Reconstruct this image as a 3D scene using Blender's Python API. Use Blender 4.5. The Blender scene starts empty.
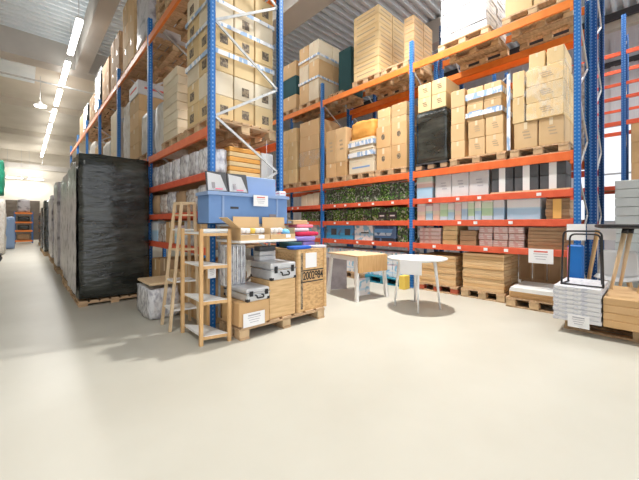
import bpy, bmesh, math, random
from mathutils import Vector, Matrix, noise
R = random.Random(11)
D = bpy.data
SC = bpy.context.scene
COL = SC.collection
PI = math.pi

# ------------------------------------------------------------------ materials
def _n(nt, t, **kw):
    n = nt.nodes.new(t)
    for k, v in kw.items():
        setattr(n, k, v)
    return n

def mat(name, col, rough=.6, metal=0., grain=None, vary=0., bump=None, spec=.4, stretch=(1, 1, 1), col2=None, emit=0., cuts=(.35, .65), detail=3):
    """principled surface; grain = noise scale mixing col and col2, vary = value change per object, bump = (scale, strength)"""
    m = D.materials.new(name); m.use_nodes = True
    nt = m.node_tree; b = nt.nodes['Principled BSDF']; L = nt.links.new
    b.inputs['Roughness'].default_value = rough; b.inputs['Metallic'].default_value = metal
    b.inputs['Specular IOR Level'].default_value = spec
    c = (*col, 1)
    b.inputs['Base Color'].default_value = c
    m.diffuse_color = c
    tc = _n(nt, 'ShaderNodeTexCoord'); mp = _n(nt, 'ShaderNodeMapping')
    mp.inputs['Scale'].default_value = stretch
    L(tc.outputs['Object'], mp.inputs['Vector'])
    out = None
    if grain:
        oi = _n(nt, 'ShaderNodeObjectInfo'); ad = _n(nt, 'ShaderNodeVectorMath', operation='MULTIPLY_ADD')
        ad.inputs[1].default_value = (37, 53, 71)
        L(oi.outputs['Random'], ad.inputs[0]); L(mp.outputs['Vector'], ad.inputs[2])
        nz = _n(nt, 'ShaderNodeTexNoise'); nz.inputs['Scale'].default_value = grain; nz.inputs['Detail'].default_value = detail
        L(ad.outputs[0], nz.inputs['Vector'])
        rp = _n(nt, 'ShaderNodeValToRGB'); e = rp.color_ramp.elements
        e[0].position, e[1].position = cuts
        e[0].color = (*(col2 or [x*.72 for x in col]), 1); e[1].color = c
        L(nz.outputs['Fac'], rp.inputs['Fac']); out = rp.outputs['Color']
    if vary:
        oi = _n(nt, 'ShaderNodeObjectInfo'); mr = _n(nt, 'ShaderNodeMapRange')
        mr.inputs['To Min'].default_value = 1-vary; mr.inputs['To Max'].default_value = 1+vary*.6
        L(oi.outputs['Random'], mr.inputs['Value'])
        hs = _n(nt, 'ShaderNodeHueSaturation'); hs.inputs['Color'].default_value = c
        if out: L(out, hs.inputs['Color'])
        L(mr.outputs[0], hs.inputs['Value']); out = hs.outputs['Color']
    if out: L(out, b.inputs['Base Color'])
    if bump:
        nz = _n(nt, 'ShaderNodeTexNoise'); nz.inputs['Scale'].default_value = bump[0]; nz.inputs['Detail'].default_value = 4
        L(mp.outputs['Vector'], nz.inputs['Vector'])
        bp = _n(nt, 'ShaderNodeBump'); bp.inputs['Strength'].default_value = bump[1]; bp.inputs['Distance'].default_value = .02
        L(nz.outputs['Fac'], bp.inputs['Height']); L(bp.outputs[0], b.inputs['Normal'])
    if emit:
        b.inputs['Emission Color'].default_value = c; b.inputs['Emission Strength'].default_value = emit
    return m

def banded(name, stops, rough=.5, axis=2, mottled=None, vary=0.):
    """printed package: hard colour bands up its own height; mottled=(scale, colour) adds printed specks"""
    m = D.materials.new(name); m.use_nodes = True
    nt = m.node_tree; b = nt.nodes['Principled BSDF']; L = nt.links.new
    b.inputs['Roughness'].default_value = rough
    tc = _n(nt, 'ShaderNodeTexCoord'); sp = _n(nt, 'ShaderNodeSeparateXYZ')
    L(tc.outputs['Generated'], sp.inputs[0])
    rp = _n(nt, 'ShaderNodeValToRGB'); rp.color_ramp.interpolation = 'CONSTANT'
    el = rp.color_ramp.elements
    el[0].position = 0; el[0].color = (*stops[0][1], 1)
    el[1].position = stops[1][0]; el[1].color = (*stops[1][1], 1)
    for p, c in stops[2:]:
        e = el.new(p); e.color = (*c, 1)
    L(sp.outputs[axis], rp.inputs['Fac'])
    out = rp.outputs['Color']
    if mottled:
        v = _n(nt, 'ShaderNodeTexNoise'); v.inputs['Scale'].default_value = mottled[0]; v.inputs['Detail'].default_value = 1
        L(tc.outputs['Object'], v.inputs['Vector'])
        r2 = _n(nt, 'ShaderNodeValToRGB'); r2.color_ramp.elements[0].position = .54; r2.color_ramp.elements[1].position = .6
        L(v.outputs['Fac'], r2.inputs['Fac'])
        mx = _n(nt, 'ShaderNodeMix', data_type='RGBA'); mx.inputs['B'].default_value = (*mottled[1], 1)
        L(r2.outputs['Color'], mx.inputs['Factor']); L(out, mx.inputs['A']); out = mx.outputs['Result']
    if vary:
        oi = _n(nt, 'ShaderNodeObjectInfo'); mr = _n(nt, 'ShaderNodeMapRange')
        mr.inputs['To Min'].default_value = 1-vary; mr.inputs['To Max'].default_value = 1+vary*.5
        L(oi.outputs['Random'], mr.inputs['Value'])
        hs = _n(nt, 'ShaderNodeHueSaturation'); L(out, hs.inputs['Color']); L(mr.outputs[0], hs.inputs['Value']); out = hs.outputs['Color']
    L(out, b.inputs['Base Color'])
    return m

def leafy(name, dark, mid, bright, pale):
    """box printed all over with leaves: four colours picked by a cell pattern"""
    m = D.materials.new(name); m.use_nodes = True
    nt = m.node_tree; b = nt.nodes['Principled BSDF']; L = nt.links.new
    b.inputs['Roughness'].default_value = .5
    tc = _n(nt, 'ShaderNodeTexCoord'); oi = _n(nt, 'ShaderNodeObjectInfo')
    ad = _n(nt, 'ShaderNodeVectorMath', operation='MULTIPLY_ADD'); ad.inputs[1].default_value = (17, 29, 41)
    L(oi.outputs['Random'], ad.inputs[0]); L(tc.outputs['Object'], ad.inputs[2])
    v = _n(nt, 'ShaderNodeTexVoronoi'); v.inputs['Scale'].default_value = 34
    L(ad.outputs[0], v.inputs['Vector'])
    sp = _n(nt, 'ShaderNodeSeparateColor'); L(v.outputs['Color'], sp.inputs[0])
    rp = _n(nt, 'ShaderNodeValToRGB'); rp.color_ramp.interpolation = 'CONSTANT'; el = rp.color_ramp.elements
    el[0].color = (*dark, 1); el[1].position = .42; el[1].color = (*mid, 1)
    e = el.new(.72); e.color = (*bright, 1); e = el.new(.86); e.color = (*pale, 1)
    L(sp.outputs[0], rp.inputs['Fac']); L(rp.outputs['Color'], b.inputs['Base Color'])
    return m

def holes(name, col, dark, pitch=.05):
    """painted steel post with two rows of punched slots"""
    m = D.materials.new(name); m.use_nodes = True
    nt = m.node_tree; b = nt.nodes['Principled BSDF']; L = nt.links.new
    b.inputs['Roughness'].default_value = .45
    tc = _n(nt, 'ShaderNodeTexCoord'); sp = _n(nt, 'ShaderNodeSeparateXYZ'); L(tc.outputs['Object'], sp.inputs[0])
    def math_(op, a, bb=None):
        n = _n(nt, 'ShaderNodeMath', operation=op)
        for i, x in enumerate((a, bb)):
            if x is None: continue
            if isinstance(x, (int, float)): n.inputs[i].default_value = x
            else: L(x, n.inputs[i])
        return n.outputs[0]
    fz = math_('FRACT', math_('MULTIPLY', sp.outputs[2], 1/pitch))
    az = math_('LESS_THAN', math_('ABSOLUTE', math_('SUBTRACT', fz, .5)), .20)
    ay = math_('LESS_THAN', math_('ABSOLUTE', math_('SUBTRACT', math_('ABSOLUTE', sp.outputs[1]), .022)), .006)
    ax = math_('LESS_THAN', math_('ABSOLUTE', sp.outputs[0]), .007)
    f = math_('MULTIPLY', az, math_('MAXIMUM', ay, ax))
    mx = _n(nt, 'ShaderNodeMix', data_type='RGBA'); mx.inputs['A'].default_value = (*col, 1); mx.inputs['B'].default_value = (*dark, 1)
    L(f, mx.inputs['Factor']); L(mx.outputs['Result'], b.inputs['Base Color'])
    return m

M = dict(
    floor=mat('concrete_floor', (.55, .53, .462), .4, grain=.9, col2=(.50, .478, .41), spec=.3, bump=(5, .03), detail=7),
    kraft=mat('kraft_board', (.75, .52, .285), .75, grain=2.2, col2=(.68, .455, .235), vary=.13),
    kraft_warm=mat('kraft_board_warm', (.73, .47, .24), .75, grain=2.2, col2=(.66, .41, .19), vary=.13),
    kraft_pale=mat('kraft_board_pale', (.84, .74, .57), .7, grain=2.5, col2=(.77, .65, .47), vary=.1),
    kraft_yellow=mat('kraft_board_yellow', (.82, .62, .34), .7, grain=2.2, col2=(.76, .55, .28), vary=.1),
    kraft_brown=mat('kraft_board_brown', (.52, .35, .21), .8, grain=3, col2=(.43, .28, .16), vary=.16),
    orange_box=mat('orange_board', (.85, .43, .10), .6, grain=6, col2=(.76, .34, .07)),
    tape=mat('parcel_tape', (.80, .66, .46), .3), print_brown=mat('brown_print', (.50, .37, .24), .7),
    print_dark=mat('dark_print', (.13, .10, .075), .7, grain=30, col2=(.34, .26, .17), cuts=(.45, .55)),
    print_blue=mat('blue_print', (.25, .40, .68), .6),
    white_box=mat('white_board', (.72, .72, .73), .55, grain=4, col2=(.62, .62, .65), vary=.06),
    white=mat('white_laminate', (.86, .86, .85), .4),
    paper=mat('white_paper', (.90, .90, .91), .6),
    ink=mat('grey_ink', (.45, .45, .50), .7), ink_red=mat('red_ink', (.72, .16, .13), .7), ink_orange=mat('orange_ink', (.85, .50, .15), .7),
    film_black=mat('black_stretch_film', (.055, .06, .052), .2, grain=2.2, col2=(.008, .010, .009), bump=(4, 1.), stretch=(1, 1, 3.2), spec=.8, cuts=(.36, .66), detail=5),  # paler grey patches paint sheen into the black film
    film_grey=mat('grey_stretch_film', (.56, .53, .55), .28, grain=4, col2=(.17, .15, .16), bump=(6, .8), stretch=(1, 1, 1.2), spec=.6, cuts=(.33, .5), detail=5),
    film_white=mat('white_stretch_film', (.80, .77, .72), .45, grain=9, col2=(.62, .56, .48), bump=(7, .7), stretch=(1.5, 1.5, .8), spec=.4, vary=.1, cuts=(.3, .55)),
    bag_clear=mat('clear_plastic_bag', (.78, .78, .80), .2, grain=20, col2=(.42, .41, .46), bump=(16, 1.), spec=.7, cuts=(.34, .56), stretch=(1, 1, .6), vary=.12, detail=5),
    bag_brown=mat('hazy_plastic_bag', (.76, .72, .68), .22, grain=17, col2=(.45, .33, .26), bump=(14, 1.), spec=.7, cuts=(.36, .58), vary=.12, detail=5),
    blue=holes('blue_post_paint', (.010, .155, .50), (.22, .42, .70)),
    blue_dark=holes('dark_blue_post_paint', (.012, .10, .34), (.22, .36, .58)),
    blue_plain=mat('blue_paint', (.010, .155, .52), .45),
    orange=mat('orange_beam', (.90, .27, .05), .4, grain=8, col2=(.84, .22, .04)),  # beam colours by level: more orange at the top, redder below
    red_orange=mat('red_orange_beam', (.80, .14, .065), .42, grain=8, col2=(.72, .11, .05)),
    zinc=mat('galvanised_steel', (.62, .63, .63), .4, .35, grain=14, col2=(.50, .51, .52)),
    deck=mat('shelf_board', (.55, .38, .22), .8, grain=5, stretch=(1, 8, 1)),
    pallet=mat('pallet_wood', (.68, .47, .29), .85, grain=5, col2=(.50, .33, .19), stretch=(1.5, 6, 6), vary=.15),
    pallet_block=mat('pallet_block_wood', (.76, .56, .34), .85, grain=7, col2=(.58, .40, .23), vary=.2),
    pallet_red=mat('red_pallet_paint', (.55, .12, .06), .7, grain=8),
    pallet_blue=mat('teal_plastic', (.03, .30, .42), .5, grain=9, col2=(.02, .20, .30)),
    plywood=mat('plywood', (.76, .52, .27), .7, grain=3.5, col2=(.60, .37, .17), stretch=(1.2, 1.2, 12), cuts=(.3, .62), detail=6),
    osb=mat('pressed_chip_board', (.74, .48, .23), .75, grain=22, col2=(.55, .32, .14), stretch=(1, 1, 2.4), cuts=(.36, .6)),
    bamboo=mat('light_wood', (.78, .50, .24), .5, grain=4, col2=(.68, .40, .17), stretch=(8, 8, 1)),
    beech=mat('pale_wood', (.80, .62, .40), .5, grain=4, col2=(.72, .52, .31), stretch=(8, 8, 1)),
    bin=mat('periwinkle_plastic', (.17, .31, .60), .45, grain=3, col2=(.15, .28, .55)),
    bin_light=mat('pale_blue_plastic', (.28, .40, .64), .4),
    aluminium=mat('brushed_aluminium', (.70, .71, .73), .35, .3, grain=9, col2=(.60, .61, .63)),
    chrome=mat('chrome', (.72, .73, .75), .18, .9),
    black=mat('black_metal', (.022, .022, .024), .4),
    dark=mat('charcoal', (.06, .06, .065), .6),
    grey_box=mat('dark_grey_board', (.11, .115, .125), .5, grain=6, vary=.12),
    grey_panel=mat('grey_panel', (.36, .33, .35), .6, grain=6),
    slate=mat('slate_board', (.62, .66, .66), .6, grain=3, col2=(.57, .61, .61)),
    door_brown=mat('brown_door_paint', (.15, .12, .095), .6, grain=3),
    orange_red=mat('orange_red_beam', (.86, .19, .055), .42, grain=8, col2=(.79, .15, .04)),
    foam=mat('pale_foam', (.80, .84, .82), .8, grain=8, col2=(.75, .79, .775)),
    concrete=mat('grey_concrete', (.58, .55, .51), .85, grain=1.2, col2=(.52, .49, .45)),
    concrete_warm=mat('beige_concrete', (.72, .66, .57), .85, grain=1, col2=(.66, .60, .51)),
    steel_sheet=mat('ceiling_sheet', (.84, .90, .94), .5, 0, grain=2, col2=(.76, .83, .88)),
    wall=mat('wall_paint', (.74, .69, .60), .8, grain=.8, col2=(.69, .64, .55)),
    clad=mat('wall_cladding', (.66, .65, .68), .6, grain=1.5, col2=(.60, .59, .62)),
    lamp=mat('lamp_diffuser', (1, .99, .96), .5, emit=9),
    frame=mat('window_frame', (.5, .52, .55), .5),
    glass=None,
    cloth_red=mat('crimson_cloth', (.62, .03, .09), .9), cloth_blue=mat('blue_cloth', (.03, .13, .55), .9), cloth_purple=mat('violet_cloth', (.30, .22, .55), .9),
    cloth_teal=mat('dark_teal_cloth', (.03, .09, .10), .9), cloth_pale=mat('pale_cloth', (.62, .60, .66), .9), cloth_pink=mat('pink_cloth', (.80, .22, .30), .9),
    green=mat('green_tarpaulin', (.03, .36, .22), .5, grain=4, col2=(.02, .24, .15), bump=(6, .8)),
    sky_blue=mat('sky_blue_plastic', (.17, .50, .82), .5), yellow=mat('yellow_plastic', (.85, .62, .12), .5), pink=mat('pink_tag', (.80, .10, .22), .6),
    leaf=leafy('leaf_print', (.035, .055, .035), (.10, .12, .09), (.11, .30, .05), (.38, .42, .37)),
    leaf2=leafy('bright_leaf_print', (.03, .06, .025), (.07, .17, .04), (.20, .42, .07), (.45, .50, .38)),
    blue_print_box=banded('blue_package', [(0, (.06, .42, .80)), (.34, (.10, .50, .86)), (.45, (.12, .36, .70)), (.86, (.06, .40, .80))], mottled=(6, (.16, .24, .40))),
    photo_box=banded('lake_photo_package', [(0, (.03, .035, .05)), (.22, (.08, .20, .42)), (.36, (.55, .68, .82)), (.55, (.15, .36, .68)), (.8, (.05, .10, .22))], mottled=(7, (.10, .18, .34))),
    white_blue=banded('white_blue_package', [(0, (.84, .85, .88)), (.3, (.62, .76, .90)), (.42, (.86, .86, .89)), (.9, (.68, .58, .68))], mottled=(9, (.30, .58, .78))),
    pastel_a=banded('pastel_package', [(0, (.42, .66, .84)), (.42, (.58, .78, .76)), (.56, (.82, .80, .78)), (.88, (.62, .45, .50))], vary=.08),
    pastel_b=banded('mint_package', [(0, (.55, .70, .82)), (.2, (.50, .74, .50)), (.55, (.66, .80, .62)), (.84, (.86, .86, .82))], vary=.08),
    pastel_c=banded('peach_package', [(0, (.80, .60, .50)), (.3, (.84, .74, .62)), (.5, (.84, .66, .66)), (.85, (.88, .86, .82))], vary=.08),
    pastel_d=banded('sky_package', [(0, (.45, .66, .86)), (.5, (.56, .74, .88)), (.55, (.82, .83, .85)), (.9, (.55, .60, .68))], vary=.08),
    mixed=banded('striped_tub', [(0, (.42, .66, .86)), (.5, (.76, .56, .52)), (.68, (.82, .74, .70)), (.76, (.62, .76, .64))]),
    flat_pink=banded('pink_striped_cartons', [(0, (.62, .40, .34)), (.14, (.74, .66, .64)), (.3, (.58, .25, .27)), (.36, (.76, .68, .66)), (.62, (.56, .24, .26)), (.68, (.76, .66, .63)), (.92, (.50, .30, .26))], mottled=(12, (.66, .42, .40))),
    stripes=banded('white_grey_sheets', [(0, (.72, .72, .74)), (.8, (.46, .47, .53)), (.9, (.76, .76, .78))], mottled=(22, (.56, .57, .64))),
)
g = D.materials.new('window_glass'); g.use_nodes = True
gb = g.node_tree.nodes['Principled BSDF']; gb.inputs['Transmission Weight'].default_value = 1; gb.inputs['Roughness'].default_value = .02; gb.inputs['IOR'].default_value = 1.02
M['glass'] = g
def film_mat(name, lo, hi, scale):
    m = D.materials.new(name); m.use_nodes = True; nt = m.node_tree; b = nt.nodes['Principled BSDF']; L = nt.links.new
    b.inputs['Base Color'].default_value = (.93, .93, .92, 1); b.inputs['Roughness'].default_value = .18; b.inputs['Specular IOR Level'].default_value = .7
    tc = _n(nt, 'ShaderNodeTexCoord'); mp = _n(nt, 'ShaderNodeMapping'); mp.inputs['Scale'].default_value = (1, 1, .5); L(tc.outputs['Object'], mp.inputs['Vector'])
    nz = _n(nt, 'ShaderNodeTexNoise'); nz.inputs['Scale'].default_value = scale; nz.inputs['Detail'].default_value = 5; nz.inputs['Distortion'].default_value = 1.5
    L(mp.outputs['Vector'], nz.inputs['Vector'])
    mr = _n(nt, 'ShaderNodeMapRange'); mr.inputs['From Min'].default_value = .42; mr.inputs['From Max'].default_value = .68; mr.inputs['To Min'].default_value = lo; mr.inputs['To Max'].default_value = hi
    L(nz.outputs['Fac'], mr.inputs['Value']); L(mr.outputs[0], b.inputs['Alpha'])
    bp = _n(nt, 'ShaderNodeBump'); bp.inputs['Strength'].default_value = .6; bp.inputs['Distance'].default_value = .02; L(nz.outputs['Fac'], bp.inputs['Height']); L(bp.outputs[0], b.inputs['Normal'])
    M[name] = m
film_mat('film_clear', .0, .20, 6)
M['tape_print'] = mat('printed_white_tape', (.88, .88, .90), .45, grain=16, col2=(.36, .52, .76), cuts=(.46, .50), stretch=(1, 1, .35), detail=1)

# ------------------------------------------------------------------ mesh helpers
def box(bm, x0, x1, y0, y1, z0, z1, bev=0.):
    r = bmesh.ops.create_cube(bm, size=1)
    bmesh.ops.scale(bm, vec=(x1-x0, y1-y0, z1-z0), verts=r['verts'])
    bmesh.ops.translate(bm, vec=((x0+x1)/2, (y0+y1)/2, (z0+z1)/2), verts=r['verts'])
    if bev:
        es = list({e for v in r['verts'] for e in v.link_edges})
        bmesh.ops.bevel(bm, geom=es, offset=bev, segments=1, affect='EDGES')

def beam(bm, p, q, w, t, up=(0, 0, 1)):
    """square bar from p to q: w across, t along 'up'"""
    p, q = Vector(p), Vector(q); d = (q-p).normalized(); up = Vector(up)
    if abs(d.dot(up)) > .98: up = Vector((1, 0, 0))
    s = d.cross(up).normalized(); u = s.cross(d)
    vs = [bm.verts.new(b+s*(i*w/2)+u*(j*t/2)) for b in (p, q) for i, j in ((-1, -1), (1, -1), (1, 1), (-1, 1))]
    for f in ((0, 1, 2, 3), (7, 6, 5, 4), (0, 4, 5, 1), (1, 5, 6, 2), (2, 6, 7, 3), (3, 7, 4, 0)):
        bm.faces.new([vs[i] for i in f])

def tube(bm, pts, r, seg=10, r1=None, closed=False):
    """round bar through pts, tapering from r to r1"""
    pts = [Vector(p) for p in pts]; n = len(pts); rings = []
    ref = None
    for i, p in enumerate(pts):
        if closed: d = (pts[(i+1) % n]-pts[i-1]).normalized()
        else: d = (pts[min(i+1, n-1)]-pts[max(i-1, 0)]).normalized()
        if ref is None:
            ref = Vector((0, 0, 1)) if abs(d.z) < .9 else Vector((1, 0, 0))
        s = d.cross(ref).normalized(); u = s.cross(d).normalized(); ref = u
        rr = r if r1 is None else r+(r1-r)*i/(n-1)
        rings.append([bm.verts.new(p+(s*math.cos(a)+u*math.sin(a))*rr) for a in [2*PI*k/seg for k in range(seg)]])
    m = n if closed else n-1
    for i in range(m):
        a, b = rings[i], rings[(i+1) % n]
        for k in range(seg):
            bm.faces.new((a[k], a[(k+1) % seg], b[(k+1) % seg], b[k]))
    if not closed:
        bm.faces.new(rings[0][::-1]); bm.faces.new(rings[-1])

def fillet(pts, r=.05, n=5, closed=False):
    """round the inner corners of a path"""
    pts = [Vector(p) for p in pts]; out = []; N = len(pts)
    for i, p in enumerate(pts):
        if not closed and i in (0, N-1): out.append(p); continue
        a, b = pts[i-1], pts[(i+1) % N]
        u = (a-p).normalized()*min(r, (a-p).length*.45); v = (b-p).normalized()*min(r, (b-p).length*.45)
        for k in range(n+1):
            t = k/n
            out.append((p+u)*(1-t)**2+p*2*t*(1-t)+(p+v)*t*t)
    return out

def lathe(bm, prof, seg=32):
    rings = [[bm.verts.new((r*math.cos(2*PI*k/seg), r*math.sin(2*PI*k/seg), z)) for k in range(seg)] for r, z in prof]
    for a, b in zip(rings, rings[1:]):
        for k in range(seg):
            bm.faces.new((a[k], a[(k+1) % seg], b[(k+1) % seg], b[k]))
    bm.faces.new(rings[0][::-1]); bm.faces.new(rings[-1])

def fin(name, bm, m, parent=None, loc=None, rz=0., smooth=False):
    bmesh.ops.recalc_face_normals(bm, faces=bm.faces)
    me = D.meshes.new(name); bm.to_mesh(me); bm.free()
    me.materials.append(M[m] if isinstance(m, str) else m)
    if smooth:
        for p in me.polygons: p.use_smooth = True
    return link(name, me, parent, loc, rz)

def link(name, me, parent=None, loc=None, rz=0.):
    o = D.objects.new(name, me); COL.objects.link(o)
    if parent: o.parent = parent
    if loc: o.location = loc
    if rz: o.rotation_euler = (0, 0, rz)
    return o

def tag(o, label, cat, group=None):
    if not 4 <= len(label.replace(',', '').split()) <= 16: print('LABEL', label)
    o['label'] = label; o['category'] = cat
    if group: o['group'] = group
    return o

def thing(name, label, cat, loc=(0, 0, 0), rz=0., group=None):
    return tag(link(name, None, None, loc, rz), label, cat, group)

def struct(name, bm, m):
    o = fin(name, bm, m); o['kind'] = 'structure'; return o

CACHE = {}
def cached(key, build, m):
    if key not in CACHE:
        bm = bmesh.new(); build(bm); bmesh.ops.recalc_face_normals(bm, faces=bm.faces)
        me = D.meshes.new(key[0]); bm.to_mesh(me); bm.free(); me.materials.append(M[m]); CACHE[key] = me
    return CACHE[key]

def carton(loc, dims, m, label, cat='box', group=None, name='cardboard_box', tape=True, mark=None, rz=0., seam=True):
    """closed carton standing on loc (centre of its base)"""
    dx, dy, dz = [round(d, 3) for d in dims]
    def body(bm):
        box(bm, -dx/2, dx/2, -dy/2, dy/2, 0, dz, min(.008, dz*.12))
    o = link(name, cached((name, dx, dy, dz, m), body, m), None, loc, rz)
    tag(o, label, cat, group)
    if tape:
        def strips(bm):
            w = min(.05, dy*.14)
            h = dz*.28
            box(bm, -dx/2-.0025, -dx/2+.001, -w/2, w/2, dz-h, dz-.004)
        link('tape', cached(('tape', dx, dy, dz), strips, 'tape'), o)
    if mark:
        kind, mm = mark
        def pr(bm, ax):
            e = .0022
            f = (lambda a, b, z0, z1: box(bm, -dx/2-e, -dx/2+.001, a*dy, b*dy, z0*dz, z1*dz)) if ax == 0 else (lambda a, b, z0, z1: box(bm, a*dx, b*dx, -dy/2-e, -dy/2+.001, z0*dz, z1*dz))
            if kind == 'squares': f(-.12, .24, .22, .6)
            elif kind == 'label': f(-.3, .1, .3, .75)
            elif kind == 'badge':
                ring = [(math.cos(2*PI*k/12)*.045, math.sin(2*PI*k/12)*.06) for k in range(12)]
                fr = [bm.verts.new((-dx/2-e, y, dz*.5+z)) for y, z in ring]; bk = [bm.verts.new((-dx/2+.001, y, dz*.5+z)) for y, z in ring]
                bm.faces.new(fr); bm.faces.new(bk[::-1])
                for k in range(12): bm.faces.new((fr[k], fr[(k+1) % 12], bk[(k+1) % 12], bk[k]))
            elif kind == 'line': f(-.3, .12, .44, .52)
            elif kind == 'dashes': f(-.36, .36, .44, .58)
        if kind == 'lines':
            def ln(bm): box(bm, -dx/2-.0022, -dx/2+.001, -dy*.24, dy*.06, 0, dz*.05)
            for k in range(3): link('printed_line', cached(('printed_line', dx, dy, dz, mm), ln, mm), o, (0, dy*.04*k, dz*(.36+.12*k)))
        else:
            for ax in ((0,) if kind in ('badge', 'label') else (0, 1)):
                link('printed_mark', cached(('printed_mark', kind, ax, dx, dy, dz, mm), lambda bm: pr(bm, ax), mm), o)
    return o

def soft(bm, dx, dy, dz, seed, amp=.03, cuts=6, round_=.12, freq=3.):
    """soft, creased block with rounded edges and lumpy sides, base at z=0"""
    bmesh.ops.create_cube(bm, size=1)
    bmesh.ops.subdivide_edges(bm, edges=bm.edges[:], cuts=cuts, use_grid_fill=True)
    for v in bm.verts:
        p = v.co.copy()*2
        q = p.copy()
        for i in range(3):
            a, b = p[(i+1) % 3], p[(i+2) % 3]
            q[i] = p[i]*(1-round_*(a*a+b*b-.5*a*a*b*b)*.5)
        n = noise.noise_vector(Vector((p.x*dx, p.y*dy, p.z*dz))*freq+Vector((seed*3.7, seed, -seed)))
        v.co = Vector((q.x*dx/2+n.x*amp, q.y*dy/2+n.y*amp, max(0, (q.z+1)*dz/2+(n.z*amp if p.z > -.9 else 0))))

ROWS = ['bottom', 'second', 'third', 'fourth', 'fifth', 'sixth', 'seventh', 'eighth', 'ninth', 'tenth', 'eleventh', 'twelfth']
COLS = {1: [''], 2: ['left', 'right'], 3: ['left', 'middle', 'right'], 4: ['far left', 'left middle', 'right middle', 'far right']}
def stack(desc, x, y0, y1, zb, zt, cols, rows, deep, depth, m, adj='kraft carton', name='cardboard_box', cat='box', group=None, mark=None, tape=True, jit=.006, skip=0.):
    if (zt-zb)/rows < .16: jit = .014
    """block of cartons; only those on the aisle side and on the near end are built. columns count from the far end as one faces the rack"""
    dy, dz, dx = (y1-y0)/cols, (zt-zb)/rows, depth/deep
    for r in range(rows):
        for c in range(cols):
            for d in range(deep):
                if d and c != cols-1: continue
                cy = y1-dy*(c+.5); cx = x+dx*(d+.5)
                rw = 'top' if r == rows-1 and rows > 1 else ROWS[r]
                cw = COLS[cols][c] if cols in COLS else ROWS[c].replace('bottom', 'first')+' from left'
                w = (f'{rw} layer' if rows > 1 else '')+(f', {cw}' if cw else '')+((', behind' if deep == 2 else ', '+['', 'second', 'third', 'fourth'][d]+' from the aisle') if d else '')
                carton((cx+R.uniform(0, jit), cy+R.uniform(-jit, jit)*.5, zb+r*dz+.0005), (dx-.016, dy-.016, dz-.002), m if isinstance(m, str) else m[(r+c) % len(m)],
                       f'{adj}, {w.strip(", ")}, {desc}', cat, group or 'cartons '+desc, name, tape, mark if R.random() >= skip else None, R.uniform(-.006, .006))

def film(label, x0, x1, y0, y1, z0, z1, group='clear stretch film'):
    """clear stretch film wound round a stack"""
    bm = bmesh.new(); e = .012
    vs = [[bm.verts.new((x, y, z)) for x, y in ((x0-e, y0-e), (x1+e, y0-e), (x1+e, y1+e), (x0-e, y1+e))] for z in (z0, z1)]
    for k in range(4): bm.faces.new((vs[0][k], vs[0][(k+1) % 4], vs[1][(k+1) % 4], vs[1][k]))
    bmesh.ops.subdivide_edges(bm, edges=bm.edges[:], cuts=7, use_grid_fill=True)
    bmesh.ops.solidify(bm, geom=bm.faces[:], thickness=.001)
    return tag(fin('stretch_film', bm, 'film_clear'), label, 'film', group)

def pallet(x0, x1, y0, y1, z, label, group=None, wood='pallet', block='pallet_block', h=.144, name='wooden_pallet'):
    """boards, nine blocks and three skids; boards run across the aisle direction"""
    t = thing(name, label, 'pallet', ((x0+x1)/2, (y0+y1)/2, z), 0, group)
    X, Y = round((x1-x0)/2, 3), round((y1-y0)/2, 3)
    def top(bm):
        n = 7; w = 2*X/n
        for i in range(n): box(bm, -X+i*w+w*.12, -X+(i+1)*w-w*.12, -Y, Y, h-.022, h)
        for y in (-Y+.07, 0, Y-.07): box(bm, -X, X, y-.06, y+.06, h-.044, h-.0221)
    link('top_deck', cached(('top_deck', X, Y, h, wood), top, wood), t)
    def blk(bm): box(bm, -.06, .06, -.06, .06, .0221, h-.0441, .004)
    def skid(bm): box(bm, -.055, .055, -Y, Y, 0, .022)
    for x in (-X+.065, 0, X-.065):
        link('bottom_board', cached(('bottom_board', Y, wood), skid, wood), t, (x, 0, 0))
        for y in (-Y+.07, 0, Y-.07):
            link('block', cached(('block', block, h), blk, block), t, (x, y, 0))
    return t

def wrapped(label, x0, x1, y0, y1, z0, z1, m, seed, amp=.02, group=None, name='wrapped_pallet_load', rnd=.05, parts=True):
    bm = bmesh.new(); soft(bm, x1-x0, y1-y0, z1-z0, seed, amp, 10, rnd, 2.2)
    o = fin(name, bm, m, None, ((x0+x1)/2, (y0+y1)/2, z0), 0, True)
    return tag(o, label, 'wrapped load', group)

def sheet(name, label, p, w, h, rz, cat='sign', tilt=0., lines=True, accent=None, group=None):
    """paper in a flat holder, facing -Y before rotation, base centre at p"""
    t = thing(name, label, cat, p, rz, group)
    bm = bmesh.new(); box(bm, -w/2, w/2, 0, .004, 0, h)
    o = fin('paper', bm, 'paper', t)
    if tilt: o.rotation_euler = (tilt, 0, 0)
    if lines:
        for k in range(3):
            bm = bmesh.new(); ww = w*(.30-.05*k); box(bm, -ww, ww, -.0015, .0005, h*(.62-.17*k), h*(.66-.17*k)); fin('printed_line', bm, 'ink', o)
    if accent:
        bm = bmesh.new(); box(bm, -w*.28, w*.28, -.0015, .0005, h*.76, h*.86); fin('printed_heading', bm, accent, o)
    return t

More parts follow.
